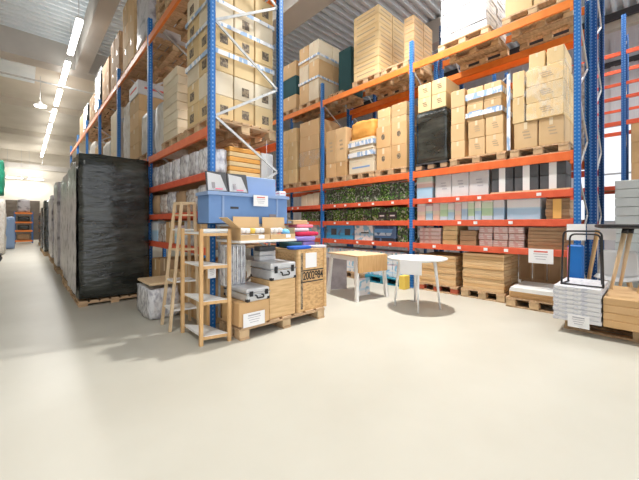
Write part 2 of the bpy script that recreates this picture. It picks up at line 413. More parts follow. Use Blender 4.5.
# ------------------------------------------------------------------ the hall
bm = bmesh.new(); box(bm, -7, 13, -6, 34, -.2, 0); struct('floor', bm, 'floor')
bm = bmesh.new()      # corrugated roof sheets, ribs across the hall
y = -6.; prof = []
while y < 13.9:
    prof += [(y, 7.40), (y+.07, 7.40), (y+.10, 7.52), (y+.22, 7.52)]; y += .25
vs = [[bm.verts.new((x, yy, zz)) for yy, zz in prof] for x in (-7, 13)]
for i in range(len(prof)-1): bm.faces.new((vs[0][i], vs[0][i+1], vs[1][i+1], vs[1][i]))
ex = bmesh.ops.extrude_face_region(bm, geom=bm.faces[:])
bmesh.ops.translate(bm, vec=(0, 0, .08), verts=[v for v in ex['geom'] if isinstance(v, bmesh.types.BMVert)])
struct('ceiling', bm, 'steel_sheet')
bm = bmesh.new(); box(bm, -7, 13, 14.4, 34, 7.0, 7.3); struct('ceiling_slab', bm, 'concrete_warm')
bm = bmesh.new(); box(bm, -7, 13, 34, 34.3, 0, 7.5); struct('wall_back', bm, 'wall')
bm = bmesh.new(); box(bm, -7.3, -7, -6, 34.3, 0, 7.5); struct('wall_left', bm, 'wall')
bm = bmesh.new()      # right wall with a window opening
box(bm, 13, 13.3, -6, .05, 0, 7.5); box(bm, 13, 13.3, 1.75, 34.3, 0, 7.5); box(bm, 13, 13.3, .05, 1.75, 0, 1.3); box(bm, 13, 13.3, .05, 1.75, 4.25, 7.5)
for k in range(100):
    yy = -6+k*.4
    if yy+.1 < .0 or yy > 1.8: box(bm, 12.95, 13, yy, yy+.1, 0, 6.85)
    else: box(bm, 12.95, 13, yy, yy+.1, 4.3, 6.85)
struct('wall_right', bm, 'clad')
bm = bmesh.new()
for a in (.05, .61, 1.17, 1.71): box(bm, 13.05, 13.12, a, a+.045, 1.3, 4.25)
for b in (1.3, 2.75, 4.2): box(bm, 13.05, 13.12, .05, 1.75, b, b+.05)
w = struct('window_1', bm, 'frame')
bm = bmesh.new(); box(bm, 13.08, 13.085, .05, 1.75, 1.3, 4.25); fin('pane', bm, 'glass', w)
for i, (x0, x1, z0) in enumerate(((1.33, 1.70, 6.6), (4.9, 5.55, 6.7), (9.0, 9.4, 6.7), (-3.6, -3.2, 6.6))):
    bm = bmesh.new(); box(bm, x0, x1, -6, 13.8, z0, 7.4); struct(f'trim_{i+1}', bm, 'concrete')
bm = bmesh.new(); box(bm, -7, 13, 13.8, 14.4, 6.6, 7.5); struct('trim_5', bm, 'concrete')
for i, yy in enumerate((20., 26.5)):
    bm = bmesh.new(); box(bm, -7, 13, yy, yy+.3, 6.7, 7.0); struct(f'trim_{6+i}', bm, 'concrete_warm')
bm = bmesh.new(); box(bm, 12.8, 13, -6, 13.8, 7.05, 7.4); struct('trim_8', bm, 'concrete_warm')
bm = bmesh.new(); box(bm, 12.8, 13, -6, 13.8, 6.0, 6.1); struct('trim_9', bm, 'dark')
bm = bmesh.new(); box(bm, 12.5, 12.62, -6, 13.8, 7.2, 7.4); struct('trim_10', bm, 'dark')
bm = bmesh.new(); box(bm, -7, 13, 33.86, 34, 5.6, 6.0); struct('trim_11', bm, 'concrete')
bm = bmesh.new(); box(bm, -1.4, 1.0, 33.92, 34, 0, 3.1)
for k in range(10): box(bm, -1.4, 1.0, 33.9, 33.92, .05+k*.31, .29+k*.31)
d = struct('door_1', bm, 'door_brown')
bm = bmesh.new(); box(bm, -1.6, .35, 15.5, 17.3, 6.97, 7.0); struct('trim_12', bm, 'steel_sheet')
bm = bmesh.new(); tube(bm, [(-7, 15.2, 6.4), (13, 15.2, 6.4)], .03); tag(fin('ceiling_pipe', bm, 'zinc'), 'thin pale pipe crossing the aisle below the beige ceiling', 'pipe')

# lamps: strip lights and round pendants, some added out of view as fill
def strip(x, y, L, label, group, z=6.5, along='y'):
    t = thing('strip_light', label, 'lamp', (x, y, z), 0 if along == 'y' else PI/2, group)
    bm = bmesh.new(); box(bm, -.07, .07, -L/2, L/2, .02, .09, .01); fin('housing', bm, 'white', t)
    bm = bmesh.new(); box(bm, -.075, .075, -L/2+.02, L/2-.02, -.03, .0199, .012); fin('diffuser', bm, 'lamp', t)
    bm = bmesh.new()
    for s in (-1, 1): tube(bm, [(0, s*L*.4, .09), (0, s*L*.4, (7.41 if along == 'y' and y < 13.5 else 7.02)-z)], .008, 6)
    fin('suspension_wire', bm, 'zinc', t)
    li = D.lights.new('tube_glow', 'AREA'); li.shape = 'RECTANGLE'; li.size = .14; li.size_y = L; li.energy = LE*L/2.3; li.color = (1, .975, .93)
    lo = D.objects.new('tube_glow', li); COL.objects.link(lo); lo.parent = t; lo.location = (0, 0, -.05)
    li = D.lights.new('upward_glow', 'AREA'); li.shape = 'RECTANGLE'; li.size = .12; li.size_y = L; li.energy = LE*L/2.3*UP; li.color = (1, .975, .93)  # extra uplight added to brighten the ceiling
    lo = D.objects.new('upward_glow', li); COL.objects.link(lo); lo.parent = t; lo.location = (0, 0, .12); lo.rotation_euler = (PI, 0, 0)
LE = 62; UP = .07
NTH = ['nearest', 'second', 'third', 'fourth', 'fifth', 'sixth', 'seventh', 'eighth']
for i in range(8):
    strip(1.07, 11.25+i*2.9, 2.3, f'ceiling strip light over the wrapped pallets, {NTH[i]} of the row', 'strip lights over the left aisle', 6.5)
LE = 16; UP = .5  # row added out of sight as fill for racks and ceiling
for i in range(3):
    strip(3.9, 5.2+i*2.9, 2.3, f'added unseen strip light over the aisle between the racks, {NTH[i]} of the row', 'added strip lights over the middle aisle', 6.9)
LE = 75; UP = .5  # row added out of view to brighten the far right side
for i in range(3):
    strip(8.5, -4+i*2.9, 2.3, f'added unseen strip light over the rear aisle beyond the racks, {NTH[i]} of the row', 'added strip lights over the rear aisle', 6.9)
for x, lb in ((-.45, 'horizontal strip light high on the back wall above the brown door, left one'), (.75, 'horizontal strip light high on the back wall above the brown door, right one')):
    strip(x, 33.2, .95, lb, 'strip lights by the back wall', 4.75, 'x')
def highbay(x, y, z, top, label, power):
    t = thing('pendant_lamp', label, 'lamp', (x, y, z), 0, 'pendant lamps')
    bm = bmesh.new(); lathe(bm, [(.19, 0), (.20, .02), (.17, .06), (.08, .09), (.05, .16)], 24); fin('shade', bm, 'white', t, None, 0, True)
    bm = bmesh.new(); lathe(bm, [(.17, -.03), (.185, -.0005)], 24); fin('diffuser', bm, 'lamp', t)
    bm = bmesh.new(); tube(bm, [(0, 0, .16), (0, 0, top-z)], .010, 6); fin('rod', bm, 'zinc', t)
    li = D.lights.new('lamp_glow', 'AREA'); li.shape = 'DISK'; li.size = .32; li.energy = power; li.spread = math.radians(105); li.color = (1, .975, .93)
    lo = D.objects.new('lamp_glow', li); COL.objects.link(lo); lo.parent = t; lo.location = (0, 0, -.04)
highbay(.5, 16.4, 5.85, 7.02, 'round lamp hanging alone beside the strip lights', 60)
highbay(4.15, 2.8, 6.9, 7.41, 'round lamp hanging over the round table', 165)
highbay(-1.2, 1.2, 6.9, 7.41, 'added unseen round lamp over the open floor', 70)  # added out of view to even out the floor brightness
# ------------------------------------------------------------------ pallet racks
def rack(label, x0, x1, ys, levels, height, decks=(), post='blue', bay_levels=None, tags=False, first_node=0, plates=True):
    t = thing('pallet_rack', label, 'rack', (x0, ys[0], 0))
    X = x1-x0
    def post_mesh(bm):
        h = height; w, dp, th = .037, .034, .006
        box(bm, -dp, -dp+th, -w, w, 0, h); box(bm, -dp, dp, -w, -w+th, .0, h); box(bm, -dp, dp, w-th, w, 0, h)
        box(bm, dp-th, dp, -w, -w+.016, 0, h); box(bm, dp-th, dp, w-.016, w, 0, h)
    def plate(bm): box(bm, -.07, .07, -.075, .075, 0, .008)
    def brace(bm, flip):
        z = .26; k = first_node
        while z+.58 < height:
            a, b = (.05, X-.05) if k % 2 == 0 else (X-.05, .05)
            beam(bm, (a, 0, z), (b, 0, z+.56), .018, .03); z += .575; k += 1
    for y in ys:
        for xx in (0, X):
            u = link('upright', cached(('upright', height, post), post_mesh, post), t, (xx, y-ys[0], 0), 0 if xx == 0 else PI)
            link('foot_plate', cached(('foot_plate',), plate, 'zinc'), u)
        link('brace', cached(('brace', X, height, first_node), lambda bm: brace(bm, 0), 'zinc'), t, (0, y-ys[0], 0))
    for a, b in zip(ys, ys[1:]):
        for (zt, hh, mm) in levels:
            L = round(b-a-.076, 3)
            def bar(bm):
                box(bm, -.02, .02, -L/2, L/2, -hh, 0, .004)
            def conn(bm): box(bm, -.010, -.004, -.038, .038, -hh-.05, .012)
            for xx, r in ((-.016, 0), (X+.016, PI)):
                o = link('beam', cached(('beam', L, hh, mm), bar, mm), t, (xx, (a+b)/2-ys[0], zt), r)
                if plates and r == 0:
                    for s in (-1, 1): link('connector', cached(('connector', hh, mm), conn, mm), o, (-.0045, s*(L/2+.0005), 0))
                if tags and r == 0 and hh < .115:
                    def tg(bm): box(bm, -.0235, -.0202, -.03, .03, -hh*.72, -hh*.25)
                    for k in range(-2, 3):
                        if R.random() < .75: link('price_tag', cached(('price_tag', hh), tg, 'paper'), o, (0, k*.42+R.uniform(-.1, .1), 0))
        for zt in decks:
            def dk(bm): box(bm, .0, X, -(b-a-.12)/2, (b-a-.12)/2, -.03, -.004)
            link('shelf_board', cached(('shelf_board', round(b-a, 3), X), dk, 'deck'), t, (0, (a+b)/2-ys[0], zt))
    return t

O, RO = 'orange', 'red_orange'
RX = 1.64
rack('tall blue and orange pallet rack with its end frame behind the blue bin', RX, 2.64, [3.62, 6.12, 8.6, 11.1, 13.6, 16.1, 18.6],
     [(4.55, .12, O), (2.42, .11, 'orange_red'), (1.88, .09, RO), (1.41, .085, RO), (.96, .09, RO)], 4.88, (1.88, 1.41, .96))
SX = 5.55
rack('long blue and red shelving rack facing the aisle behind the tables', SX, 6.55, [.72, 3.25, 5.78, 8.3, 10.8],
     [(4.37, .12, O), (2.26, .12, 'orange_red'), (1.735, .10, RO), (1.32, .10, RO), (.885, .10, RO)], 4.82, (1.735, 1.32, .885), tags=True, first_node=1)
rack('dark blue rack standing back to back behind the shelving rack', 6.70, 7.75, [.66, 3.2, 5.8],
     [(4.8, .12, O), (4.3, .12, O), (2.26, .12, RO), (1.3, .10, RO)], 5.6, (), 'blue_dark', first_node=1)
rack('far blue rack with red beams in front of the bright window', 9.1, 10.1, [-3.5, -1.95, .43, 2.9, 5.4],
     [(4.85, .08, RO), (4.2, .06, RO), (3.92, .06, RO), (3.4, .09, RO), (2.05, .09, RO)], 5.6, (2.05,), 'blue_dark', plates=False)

# ------------------------------------------------------------------ long rack: pallets and cartons on the main level
MZ = 2.2605; BZ = MZ+.1445
def pal2(px0, px1, y, z, label): return pallet(px0, px1, *y, z, label, 'pallets on the long rack')
# right bay
pal2(SX-.02, 6.5, (.80, 1.55), MZ, 'wooden pallet under the cartons beside the end post')
pal2(SX-.02, 6.5, (1.60, 2.50), MZ, 'wooden pallet under carton stacks right of the black wrapped load')
pallet(SX-.02, 6.5, 2.54, 3.17, MZ, 'dark pallet under the black wrapped load', 'pallets on the long rack', 'dark', 'kraft_brown')
E1 = 'beside the end post'
stack(E1, SX, .86, 1.50, BZ, 2.80, 2, 1, 2, .93, 'kraft', 'kraft carton', mark=('lines', 'print_brown'))
stack(E1+', upper block', SX-.02, .86, 1.33, 2.801, 3.56, 1, 3, 2, .95, 'kraft_yellow', 'yellowish carton', mark=('lines', 'print_brown'))
stack(E1+', tall side column', SX, 1.345, 1.52, 2.801, 3.60, 1, 2, 1, .5, 'kraft_yellow', 'narrow carton')
stack(E1+', very top', SX, .86, 1.30, 3.562, 3.80, 2, 1, 1, .6, 'kraft_yellow', 'kraft carton')
stack('in the two column stack', SX, 1.63, 2.19, BZ, 3.0, 2, 2, 2, .93, 'kraft', 'kraft carton', mark=('lines', 'print_brown'))
stack('in the two column stack, upper part', SX, 1.66, 2.21, 3.001, 3.56, 2, 2, 2, .93, 'kraft', 'kraft carton', mark=('dashes', 'print_blue'))
stack('in the narrow column by the black load', SX, 2.235, 2.49, BZ, 3.60, 1, 4, 1, .5, 'kraft', 'kraft carton')
wrapped('black plastic wrapped load under yellowish cartons on the long rack', SX+.0, 6.4, 2.56, 3.15, BZ, 3.37, 'film_black', 3, .012, rnd=.02)
stack('on top of the black load', SX+.01, 2.57, 3.14, 3.385, 3.92, 2, 2, 1, .6, 'kraft_yellow', 'yellowish carton', mark=('lines', 'print_dark'))
# band of printed white tape wound round two stacks
def band(label, x0, x1, y0, y1, z0, z1, group='printed tape bands'):
    bm = bmesh.new(); e = .006
    for (a, b, c, d_) in ((x0-e, x0-.004, y0-e, y1+e), (x0-e, x1+e, y0-e, y0-.004), (x1+.004, x1+e, y0-e, y1+e), (x0-e, x1+e, y1+.004, y1+e)):
        box(bm, a, b, c, d_, z0, z1)
    tag(fin('tape_band', bm, 'tape_print'), label, 'tape', group)
band('white printed tape band round the top of the two column stack', SX-.004, SX+.95, 1.655, 2.215, 3.36, 3.46)
band('white printed tape band, lower one on the two column stack', SX-.004, SX+.95, 1.655, 2.215, 3.06, 3.14)
bm = bmesh.new(); box(bm, SX-.012, SX-.007, 1.535, 1.585, BZ, 3.60); o = fin('tape_strip', bm, 'tape_print')
tag(o, 'upright strip of white printed tape hanging between the two right stacks', 'tape')
# middle bay
pal2(SX-.02, 6.5, (3.36, 4.13), MZ, 'wooden pallet under the emblem cartons left of the middle post')
pal2(SX-.02, 6.5, (4.17, 4.93), MZ, 'wooden pallet under the striped cartons and orange box')
pal2(SX-.02, 6.5, (4.97, 5.68), MZ, 'wooden pallet under tall cartons right of the far post')
stack('left of the middle post', SX, 3.37, 4.12, BZ, 3.32, 2, 2, 1, .55, 'kraft_warm', 'orange brown carton', mark=('badge', 'print_dark'))
stack('left of the middle post, flat boxes on top', SX+.02, 3.38, 3.75, 3.322, 3.72, 1, 3, 1, .5, 'kraft', 'flat carton')
stack('left of the middle post, beside the flat boxes', SX+.02, 3.77, 4.1, 3.322, 3.70, 1, 2, 1, .5, 'kraft_yellow', 'kraft carton')
stack('below the orange box', SX, 4.18, 4.90, BZ, 3.18, 1, 3, 1, .8, 'kraft_pale', 'wide pale carton', mark=('dashes', 'print_blue'))
band('white printed film band on the wide cartons below the orange box', SX-.004, SX+.81, 4.176, 4.904, 2.78, 2.88)
band('white printed film band just below the orange box', SX-.004, SX+.81, 4.176, 4.904, 3.02, 3.12)
bm = bmesh.new(); soft(bm, .7, .66, .40, 5, .03, 6, .08, 4)
tag(fin('orange_carton', bm, 'orange_box', None, (SX+.38, 4.54, 3.182), 0, True), 'orange dented box on top of the wide printed cartons', 'box')
stack('right of the far post', SX, 4.98, 5.67, BZ, 2.74, 2, 1, 2, .9, 'kraft_warm', 'low carton')
stack('right of the far post, tall ones', SX, 4.98, 5.67, 2.742, 3.56, 2, 1, 2, .9, 'kraft', 'tall kraft carton', tape=False, mark=('lines', 'print_brown'))
# left bay
pal2(SX-.02, 6.5, (5.88, 6.78), MZ, 'wooden pallet under cartons left of the far post')
pal2(SX-.02, 6.5, (6.84, 7.66), MZ, 'wooden pallet under cartons seen beside the blue end frame')
stack('left of the far post', SX, 5.90, 6.70, BZ, 4.0, 1, 4, 1, .8, 'kraft', 'wide kraft carton')
stack('beside the blue end frame', SX, 6.84, 7.55, BZ, 3.95, 2, 4, 1, .8, 'kraft_yellow', 'yellowish carton')

# long rack: top level
TZ = 4.3705; TB = TZ+.1445
for a, b, lb in ((5.9, 6.72, 'under the strapped brown stack'), (4.02, 4.78, 'under the tall printed stack'), (3.31, 3.98, 'under the stack by the middle post top'),
                 (1.84, 2.72, 'under the white wrapped stack'), (.82, 1.66, 'under the brown cartons above the end post'), (6.85, 7.6, 'under the green box column')):
    pal2(SX-.02, 6.62, (a, b), TZ, 'wooden pallet on the top beams, '+lb)
stack('strapped brown stack on the top beams', SX, 5.93, 6.72, TB, 6.05, 2, 3, 2, 1.05, ('kraft', 'kraft_pale'), 'brown carton')
band('white strap round the strapped brown stack, upper one', SX-.004, SX+1.06, 5.926, 6.724, 5.62, 5.68, 'straps on the brown stack')
band('white strap round the strapped brown stack, lower one', SX-.004, SX+1.06, 5.926, 6.724, 5.04, 5.10, 'straps on the brown stack')
pal2(SX+.1, 6.5, (5.2, 5.70), TZ, 'wooden pallet on the top beams, under the dark green block')
wrapped('dark green wrapped block beside the strapped brown stack', 6.02, 6.5, 5.24, 5.66, TB, 5.75, 'cloth_teal', 9, .01, rnd=.02)
stack('tall printed stack on the top beams', SX, 4.04, 4.76, TB, 5.98, 1, 8, 2, 1.05, 'kraft_yellow', 'flat printed carton', mark=('dashes', 'print_brown'), tape=False)
stack('stack by the middle post top', SX+.2, 3.32, 3.56, TB, 5.5, 1, 6, 2, .80, 'kraft', 'flat printed carton', mark=('dashes', 'print_brown'), tape=False)
stack('white wrapped stack on the top beams', SX, 1.88, 2.68, TB, 5.7, 1, 9, 2, 1.0, 'stripes', 'white printed box', 'white_box', mark=('line', 'ink'), tape=False)
stack('on the top beams above the end post', SX, .86, 1.62, TB, 5.6, 2, 4, 2, 1.0, 'kraft_yellow', 'yellowish carton')
stack('green box column on the top beams', SX, 6.86, 7.55, TB, 4.9, 1, 1, 1, .9, 'kraft', 'kraft carton, lowest')
carton((SX+.45, 7.2, 4.902), (.88, .68, .52), 'cloth_teal', 'dark green box between two cartons high on the long rack', name='green_box', tape=False)
carton((SX+.45, 7.2, 5.424), (.88, .68, .42), 'kraft', 'kraft carton on the dark green box high on the long rack')

film('clear film round the cartons beside the end post', SX-.03, SX+.94, .855, 1.335, 2.81, 3.57)
film('clear film round the wide kraft cartons left of the far post', SX, SX+.8, 5.90, 6.70, BZ+.4, 3.2)
# long rack: small goods on the boarded shelves
def goods(x, edges, zb, hs, depth, mats, labels, name, cat, group, gap=.01, **kw):
    """edges run from left to right as one faces the rack (falling y)"""
    for i, (a, b) in enumerate(zip(edges, edges[1:])):
        h = hs[i % len(hs)]; mm = mats[i % len(mats)]
        if mm is None: continue
        carton((x+depth/2, (a+b)/2, zb), (depth, a-b-gap, h), mm, labels[i] if isinstance(labels, list) else labels, cat, group, name, kw.get('tape', False), kw.get('mark'))
A = 1.7345
n = ['first', 'second', 'third', 'fourth', 'fifth', 'sixth', 'seventh', 'eighth', 'ninth', 'tenth', 'eleventh', 'twelfth']
ed = [5.70-i*.237 for i in range(11)]
goods(SX+.05, ed, A-.003, [.38, .36, .40, .37], .42, ['leaf', 'leaf', 'leaf', 'leaf2'], [f'leaf printed box on the upper shelf, {n[i]} right of the far post' for i in range(10)], 'leaf_print_box', 'box', 'leaf printed boxes on the upper shelf')
goods(SX+.05, ed, 1.317, [.29, .27, .30, .26], .42, ['leaf', 'leaf2', 'leaf', 'leaf2', 'leaf2'], [f'leaf printed box on the lower shelf, {n[i]} right of the far post' for i in range(10)], 'leaf_print_box', 'box', 'leaf printed boxes on the lower shelf')
for i, (yy, w) in enumerate(((3.98, .2), (3.72, .2))):
    bm = bmesh.new(); box(bm, SX+.030, SX+.048, yy-w/2, yy+w/2, 1.36, 1.5); t_ = fin('card_label', bm, 'dark'); tag(t_, f'dark card fixed to a leaf printed box, {["left", "right"][i]} one', 'label', 'dark cards')
    bm = bmesh.new(); box(bm, SX+.029, SX+.030, yy-w*.3, yy+w*.3, 1.41, 1.44); fin('printed_line', bm, 'paper', t_)
goods(SX+.03, [6.66, 6.42, 6.18, 5.94], A-.003, [.30, .32, .34], .3, ['kraft_pale'], [f'cream box on the upper shelf left of the far post, {n[i]} one' for i in range(3)], 'cream_box', 'box', 'cream boxes')
goods(SX+.03, [6.66, 6.42, 6.18, 5.94], 1.317, [.26], .3, ['leaf'], [f'leaf printed box below the cream boxes, {n[i]} one' for i in range(3)], 'leaf_print_box', 'box', 'leaf boxes below the cream boxes')
# right bay, upper shelf: tub, white cartons, dark grey boxes with a white sleeve
goods(SX+.03, [3.17, 2.84], A-.003, [.42], .4, ['mixed'], ['striped blue and peach tub right of the middle post'], 'striped_tub', 'tub', None)
goods(SX+.03, [2.79, 2.48, 2.18, 1.86], A-.003, [.42, .44, .43], .42, ['white_box'], [f'white carton on the upper shelf, {n[i]} after the striped tub' for i in range(3)], 'white_box', 'box', 'white cartons on the upper shelf', mark=('lines', 'ink'))
bm = bmesh.new(); box(bm, SX+.012, 6.4, .80, 1.83, A-.003, A+.027); tag(fin('plank', bm, 'beech'), 'pale wooden board under the dark grey boxes', 'board')
for i, yy in enumerate((1.66, 1.33, 1.0)):
    t = thing('file_box', f'dark grey box with white sleeve, {["left", "middle", "right"][i]} one of three on the board', 'box', (SX+.22, yy, A+.0275), 0, 'dark grey sleeved boxes')
    bm = bmesh.new(); box(bm, -.2, .2, -.155, .155, 0, .2, .004); box(bm, -.2, .2, -.155, .155, .204, .385, .004); fin('body', bm, 'grey_box', t)
    bm = bmesh.new(); box(bm, -.204, -.2, -.045, .045, .0, .386); fin('sleeve', bm, 'white', t)
ed = [3.16, 2.98, 2.84, 2.70, 2.55, 2.43, 2.31, 2.20, 2.09, 1.98, 1.80, 1.63]
pm = ['pastel_c', 'pastel_a', 'pastel_c', 'pastel_b', 'pastel_a', 'pastel_c', 'pastel_d', 'pastel_b', 'pastel_a', 'pastel_b', 'pastel_d']
goods(SX+.03, ed, 1.317, [.34, .31, .36, .35, .34, .33, .36, .35, .36, .35, .36], .4, pm, [f'pastel package on the middle shelf, {n[i]} right of the middle post' for i in range(11)], 'pastel_package', 'package', 'pastel packages')
goods(SX+.03, [1.60, 1.15], 1.317, [.34], .5, ['pastel_d'], ['wide sky blue package beside the brown flat cartons'], 'pastel_package', 'package', None)
stack('at the right end of the middle shelf', SX+.03, .80, 1.10, 1.317, 1.62, 1, 6, 1, .5, 'kraft_brown', 'thin brown carton', tape=False)
bm = bmesh.new(); box(bm, SX+.020, SX+.028, .9, 1.0, 1.33, 1.61); tag(fin('orange_sleeve', bm, 'ink_orange'), 'orange sleeve across the thin brown cartons', 'sleeve')
# middle shelf lower
goods(SX+.03, [5.68, 5.22, 4.78], .882, [.34, .34], .4, ['blue_print_box'], ['blue printed package right of the far post, left one', 'blue printed package right of the far post, right one'], 'blue_package', 'package', 'blue printed packages', mark=('label', 'grey_box'))
goods(SX+.03, [4.75, 4.22], .882, [.36], .4, ['white_blue'], ['white package with blue print between blue ones'], 'blue_package', 'package', None, mark=('line', 'grey_box'))
goods(SX+.03, [4.19, 3.63], .882, [.33], .4, ['photo_box'], ['package with a dark blue lake photo'], 'photo_package', 'package', None)
goods(SX+.03, [3.60, 3.36], .882, [.34], .4, ['leaf'], ['dark leaf printed box beside the lake photo package'], 'leaf_print_box', 'box', None)
goods(SX+.03, [7.1, 6.65, 6.2, 5.85], .882, [.3], .4, ['white_blue'], [f'white blue package left of the far post, {n[i]}' for i in range(3)], 'blue_package', 'package', 'packages left of the far post')
stack('left one below the pastel packages', SX+.03, 2.68, 3.12, .882, 1.18, 1, 4, 1, .5, 'flat_pink', 'flat pinkish carton', tape=False)
stack('below the mint package', SX+.03, 2.38, 2.66, .882, 1.22, 1, 4, 1, .5, 'kraft_yellow', 'flat yellowish carton', tape=False)
stack('low stack below the pastel packages', SX+.03, 2.06, 2.35, .882, 1.14, 1, 3, 1, .5, 'kraft_brown', 'flat brown carton', tape=False)
stack('pink striped pile on the lower shelf', SX+.03, 1.36, 2.03, .882, 1.21, 3, 3, 1, .5, 'flat_pink', 'pink striped carton', tape=False)
stack('brown pile at the right end of the lower shelf', SX+.03, .80, 1.32, .882, 1.20, 1, 6, 1, .5, 'kraft_brown', 'thin brown carton', tape=False)
# floor level
def fpal(a, b, lb, **kw): pallet(SX-.03, 6.4, a, b, 0, lb, 'pallets on the floor under the long rack', **kw)
fpal(2.35, 3.12, 'pallet under flat brown cartons beside the middle post', block='pallet_red')
fpal(1.60, 2.30, 'pallet under the tall pile of flat brown cartons', block='pallet_block', wood='pallet')
pallet(SX-.2, 6.4, .82, 1.55, 0, 'pallet under the low white topped pile', 'pallets on the floor under the long rack')
stack('on the floor beside the middle post', SX-.02, 2.38, 3.10, .1445, .68, 2, 10, 1, .8, ('kraft', 'kraft_warm'), 'flat brown carton', tape=False)
stack('in the tall pile on the floor', SX-.02, 1.62, 2.28, .1445, .76, 1, 12, 2, .8, ('kraft', 'kraft_warm', 'kraft'), 'flat brown carton', tape=False)
stack('in the low pile under the white boards', SX-.18, .86, 1.52, .1445, .24, 1, 3, 1, .75, 'kraft_warm', 'thin flat carton', tape=False)
for k in range(2):
    carton((SX+.17, 1.19, .2405+k*.0325), (.72, .62-.03*k, .032), 'white', f'white board on the low pile, {["under one", "top one"][k]}', 'board', 'white boards on the low pile', 'white_board', False)
for k, yy in enumerate((1.50, 1.30, 1.1, .9)):
    t = thing('wooden_stand', f'brown frame leaning under the lower shelf, {n[k]} from the tall pile', 'frame', (SX+.68+.02*k, yy, .30), 0, 'brown frames')
    bm = bmesh.new(); box(bm, -.02, .02, -.09, -.07, 0, .46); box(bm, -.02, .02, .07, .09, 0, .46); box(bm, -.02, .02, -.07, .07, 0, .03); box(bm, -.02, .02, -.07, .07, .43, .46); fin('frame_bars', bm, 'kraft_brown', t)
    bm = bmesh.new(); box(bm, -.005, .005, -.07, .07, .03, .43); fin('frame_panel', bm, 'kraft_brown', t)
bm = bmesh.new(); box(bm, SX+.59, SX+.95, .85, 1.54, .145, .299); tag(fin('brown_crate', bm, 'kraft_brown'), 'long brown crate under the leaning frames', 'crate')
# middle bay floor
pallet(SX-.1, 6.4, 3.4, 4.35, 0, 'teal plastic pallet under white packages behind the round table', None, 'pallet_blue', 'pallet_blue', name='plastic_pallet')
fpal(4.4, 5.1, 'wooden pallet behind the drop leaf table', block='kraft_brown')
fpal(5.12, 5.7, 'wooden pallet by the far post foot', block='kraft_brown')
ed = [5.68, 5.3, 4.9, 4.5, 4.1, 3.72, 3.36]
for k, zz in enumerate((.1445, .41)):
    goods(SX+.03, ed, zz, [.262], .5, ['white_blue'], [f'white blue package on the floor pallets, {["lower", "upper"][k]} layer, {n[i]} from left' for i in range(6)], 'blue_package', 'package', 'white blue packages on the floor pallets')
carton((SX-.19, 3.30, 0), (.2, .12, .26), 'yellow', 'yellow guard block on the floor by the middle post', 'block', None, 'guard_block', False)

# ------------------------------------------------------------------ left rack
PZ = 2.4205; PB = PZ+.1445
def pal1(a, b, z, lb): pallet(RX-.0, 2.62, a, b, z, lb, 'pallets on the left rack')
pal1(3.66, 4.54, PZ, 'wooden pallet under the big carton block inside the end frame')
pal1(4.66, 5.50, PZ, 'wooden pallet under the pale flat cartons on the left rack')
EB = 'in the end frame block'
stack(EB, RX+.03, 3.70, 4.50, PB, 4.35, 2, 6, 3, .92, ('kraft_yellow', 'kraft_yellow', 'kraft_pale'), 'kraft carton', mark=('squares', 'print_dark'), skip=.35)
band('white printed band round the end frame block, lower one', RX+.026, RX+.953, 3.694, 4.506, 3.36, 3.42, 'tape bands on the end frame block')
band('white printed band round the end frame block, middle one', RX+.026, RX+.953, 3.694, 4.506, 3.72, 3.77, 'tape bands on the end frame block')
band('white printed band round the end frame block, top one', RX+.026, RX+.953, 3.694, 4.506, 3.99, 4.04, 'tape bands on the end frame block')
stack('in the pale stack on the left rack', RX+.02, 4.86, 5.52, PB, 3.62, 1, 8, 2, .9, 'kraft_pale', 'flat pale carton', tape=False)
wrapped('white wrapped load left of the pale flat cartons', RX+.05, 2.5, 5.56, 6.03, PZ, 3.3, 'film_white', 12)
# second bay, main level
pal1(6.25, 7.3, PZ, 'wooden pallet in the second bay of the left rack, near one')
pal1(7.4, 8.4, PZ, 'wooden pallet in the second bay of the left rack, far one')
stack('second bay of the left rack', RX+.03, 7.02, 7.75, PB, 3.85, 1, 4, 2, .9, 'kraft', 'tall kraft carton')
carton((RX+.45, 7.38, 3.852), (.85, .7, .28), 'white_box', 'white and red printed box on the second bay cartons', mark=('dashes', 'ink_red'), name='printed_box', tape=False)
wrapped('white wrapped load in the second bay, near end', RX+.05, 2.5, 6.25, 6.9, PB, 3.35, 'film_white', 14)
wrapped('hazy wrapped load in the second bay, far end', RX+.05, 2.5, 7.85, 8.4, PB, 3.95, 'film_white', 15)
bays = [(8.7, 11.0), (11.2, 13.5), (13.7, 16.0), (16.2, 18.5)]
for i, (a, b) in enumerate(bays):
    mid = (a+b)/2; w_ = ['third', 'fourth', 'fifth', 'sixth'][i]
    pal1(a, mid-.05, PZ, f'pallet in the {w_} bay of the left rack, near one'); pal1(mid+.05, b, PZ, f'pallet in the {w_} bay of the left rack, far one')
    stack(f'{w_} bay of the left rack', RX+.03, a+.05, mid-.1, PB, PB+[1.5, 1.1, 1.3, 1.2][i], 1, 3, 1, .9, ['kraft_pale', 'kraft', 'kraft_pale', 'kraft'][i], 'tall carton')
    wrapped(f'white wrapped load in the {w_} bay of the left rack', RX+.05, 2.5, mid+.1, b-.05, PB, PB+[.95, 1.4, 1.1, 1.3][i], 'film_white', 20+i)
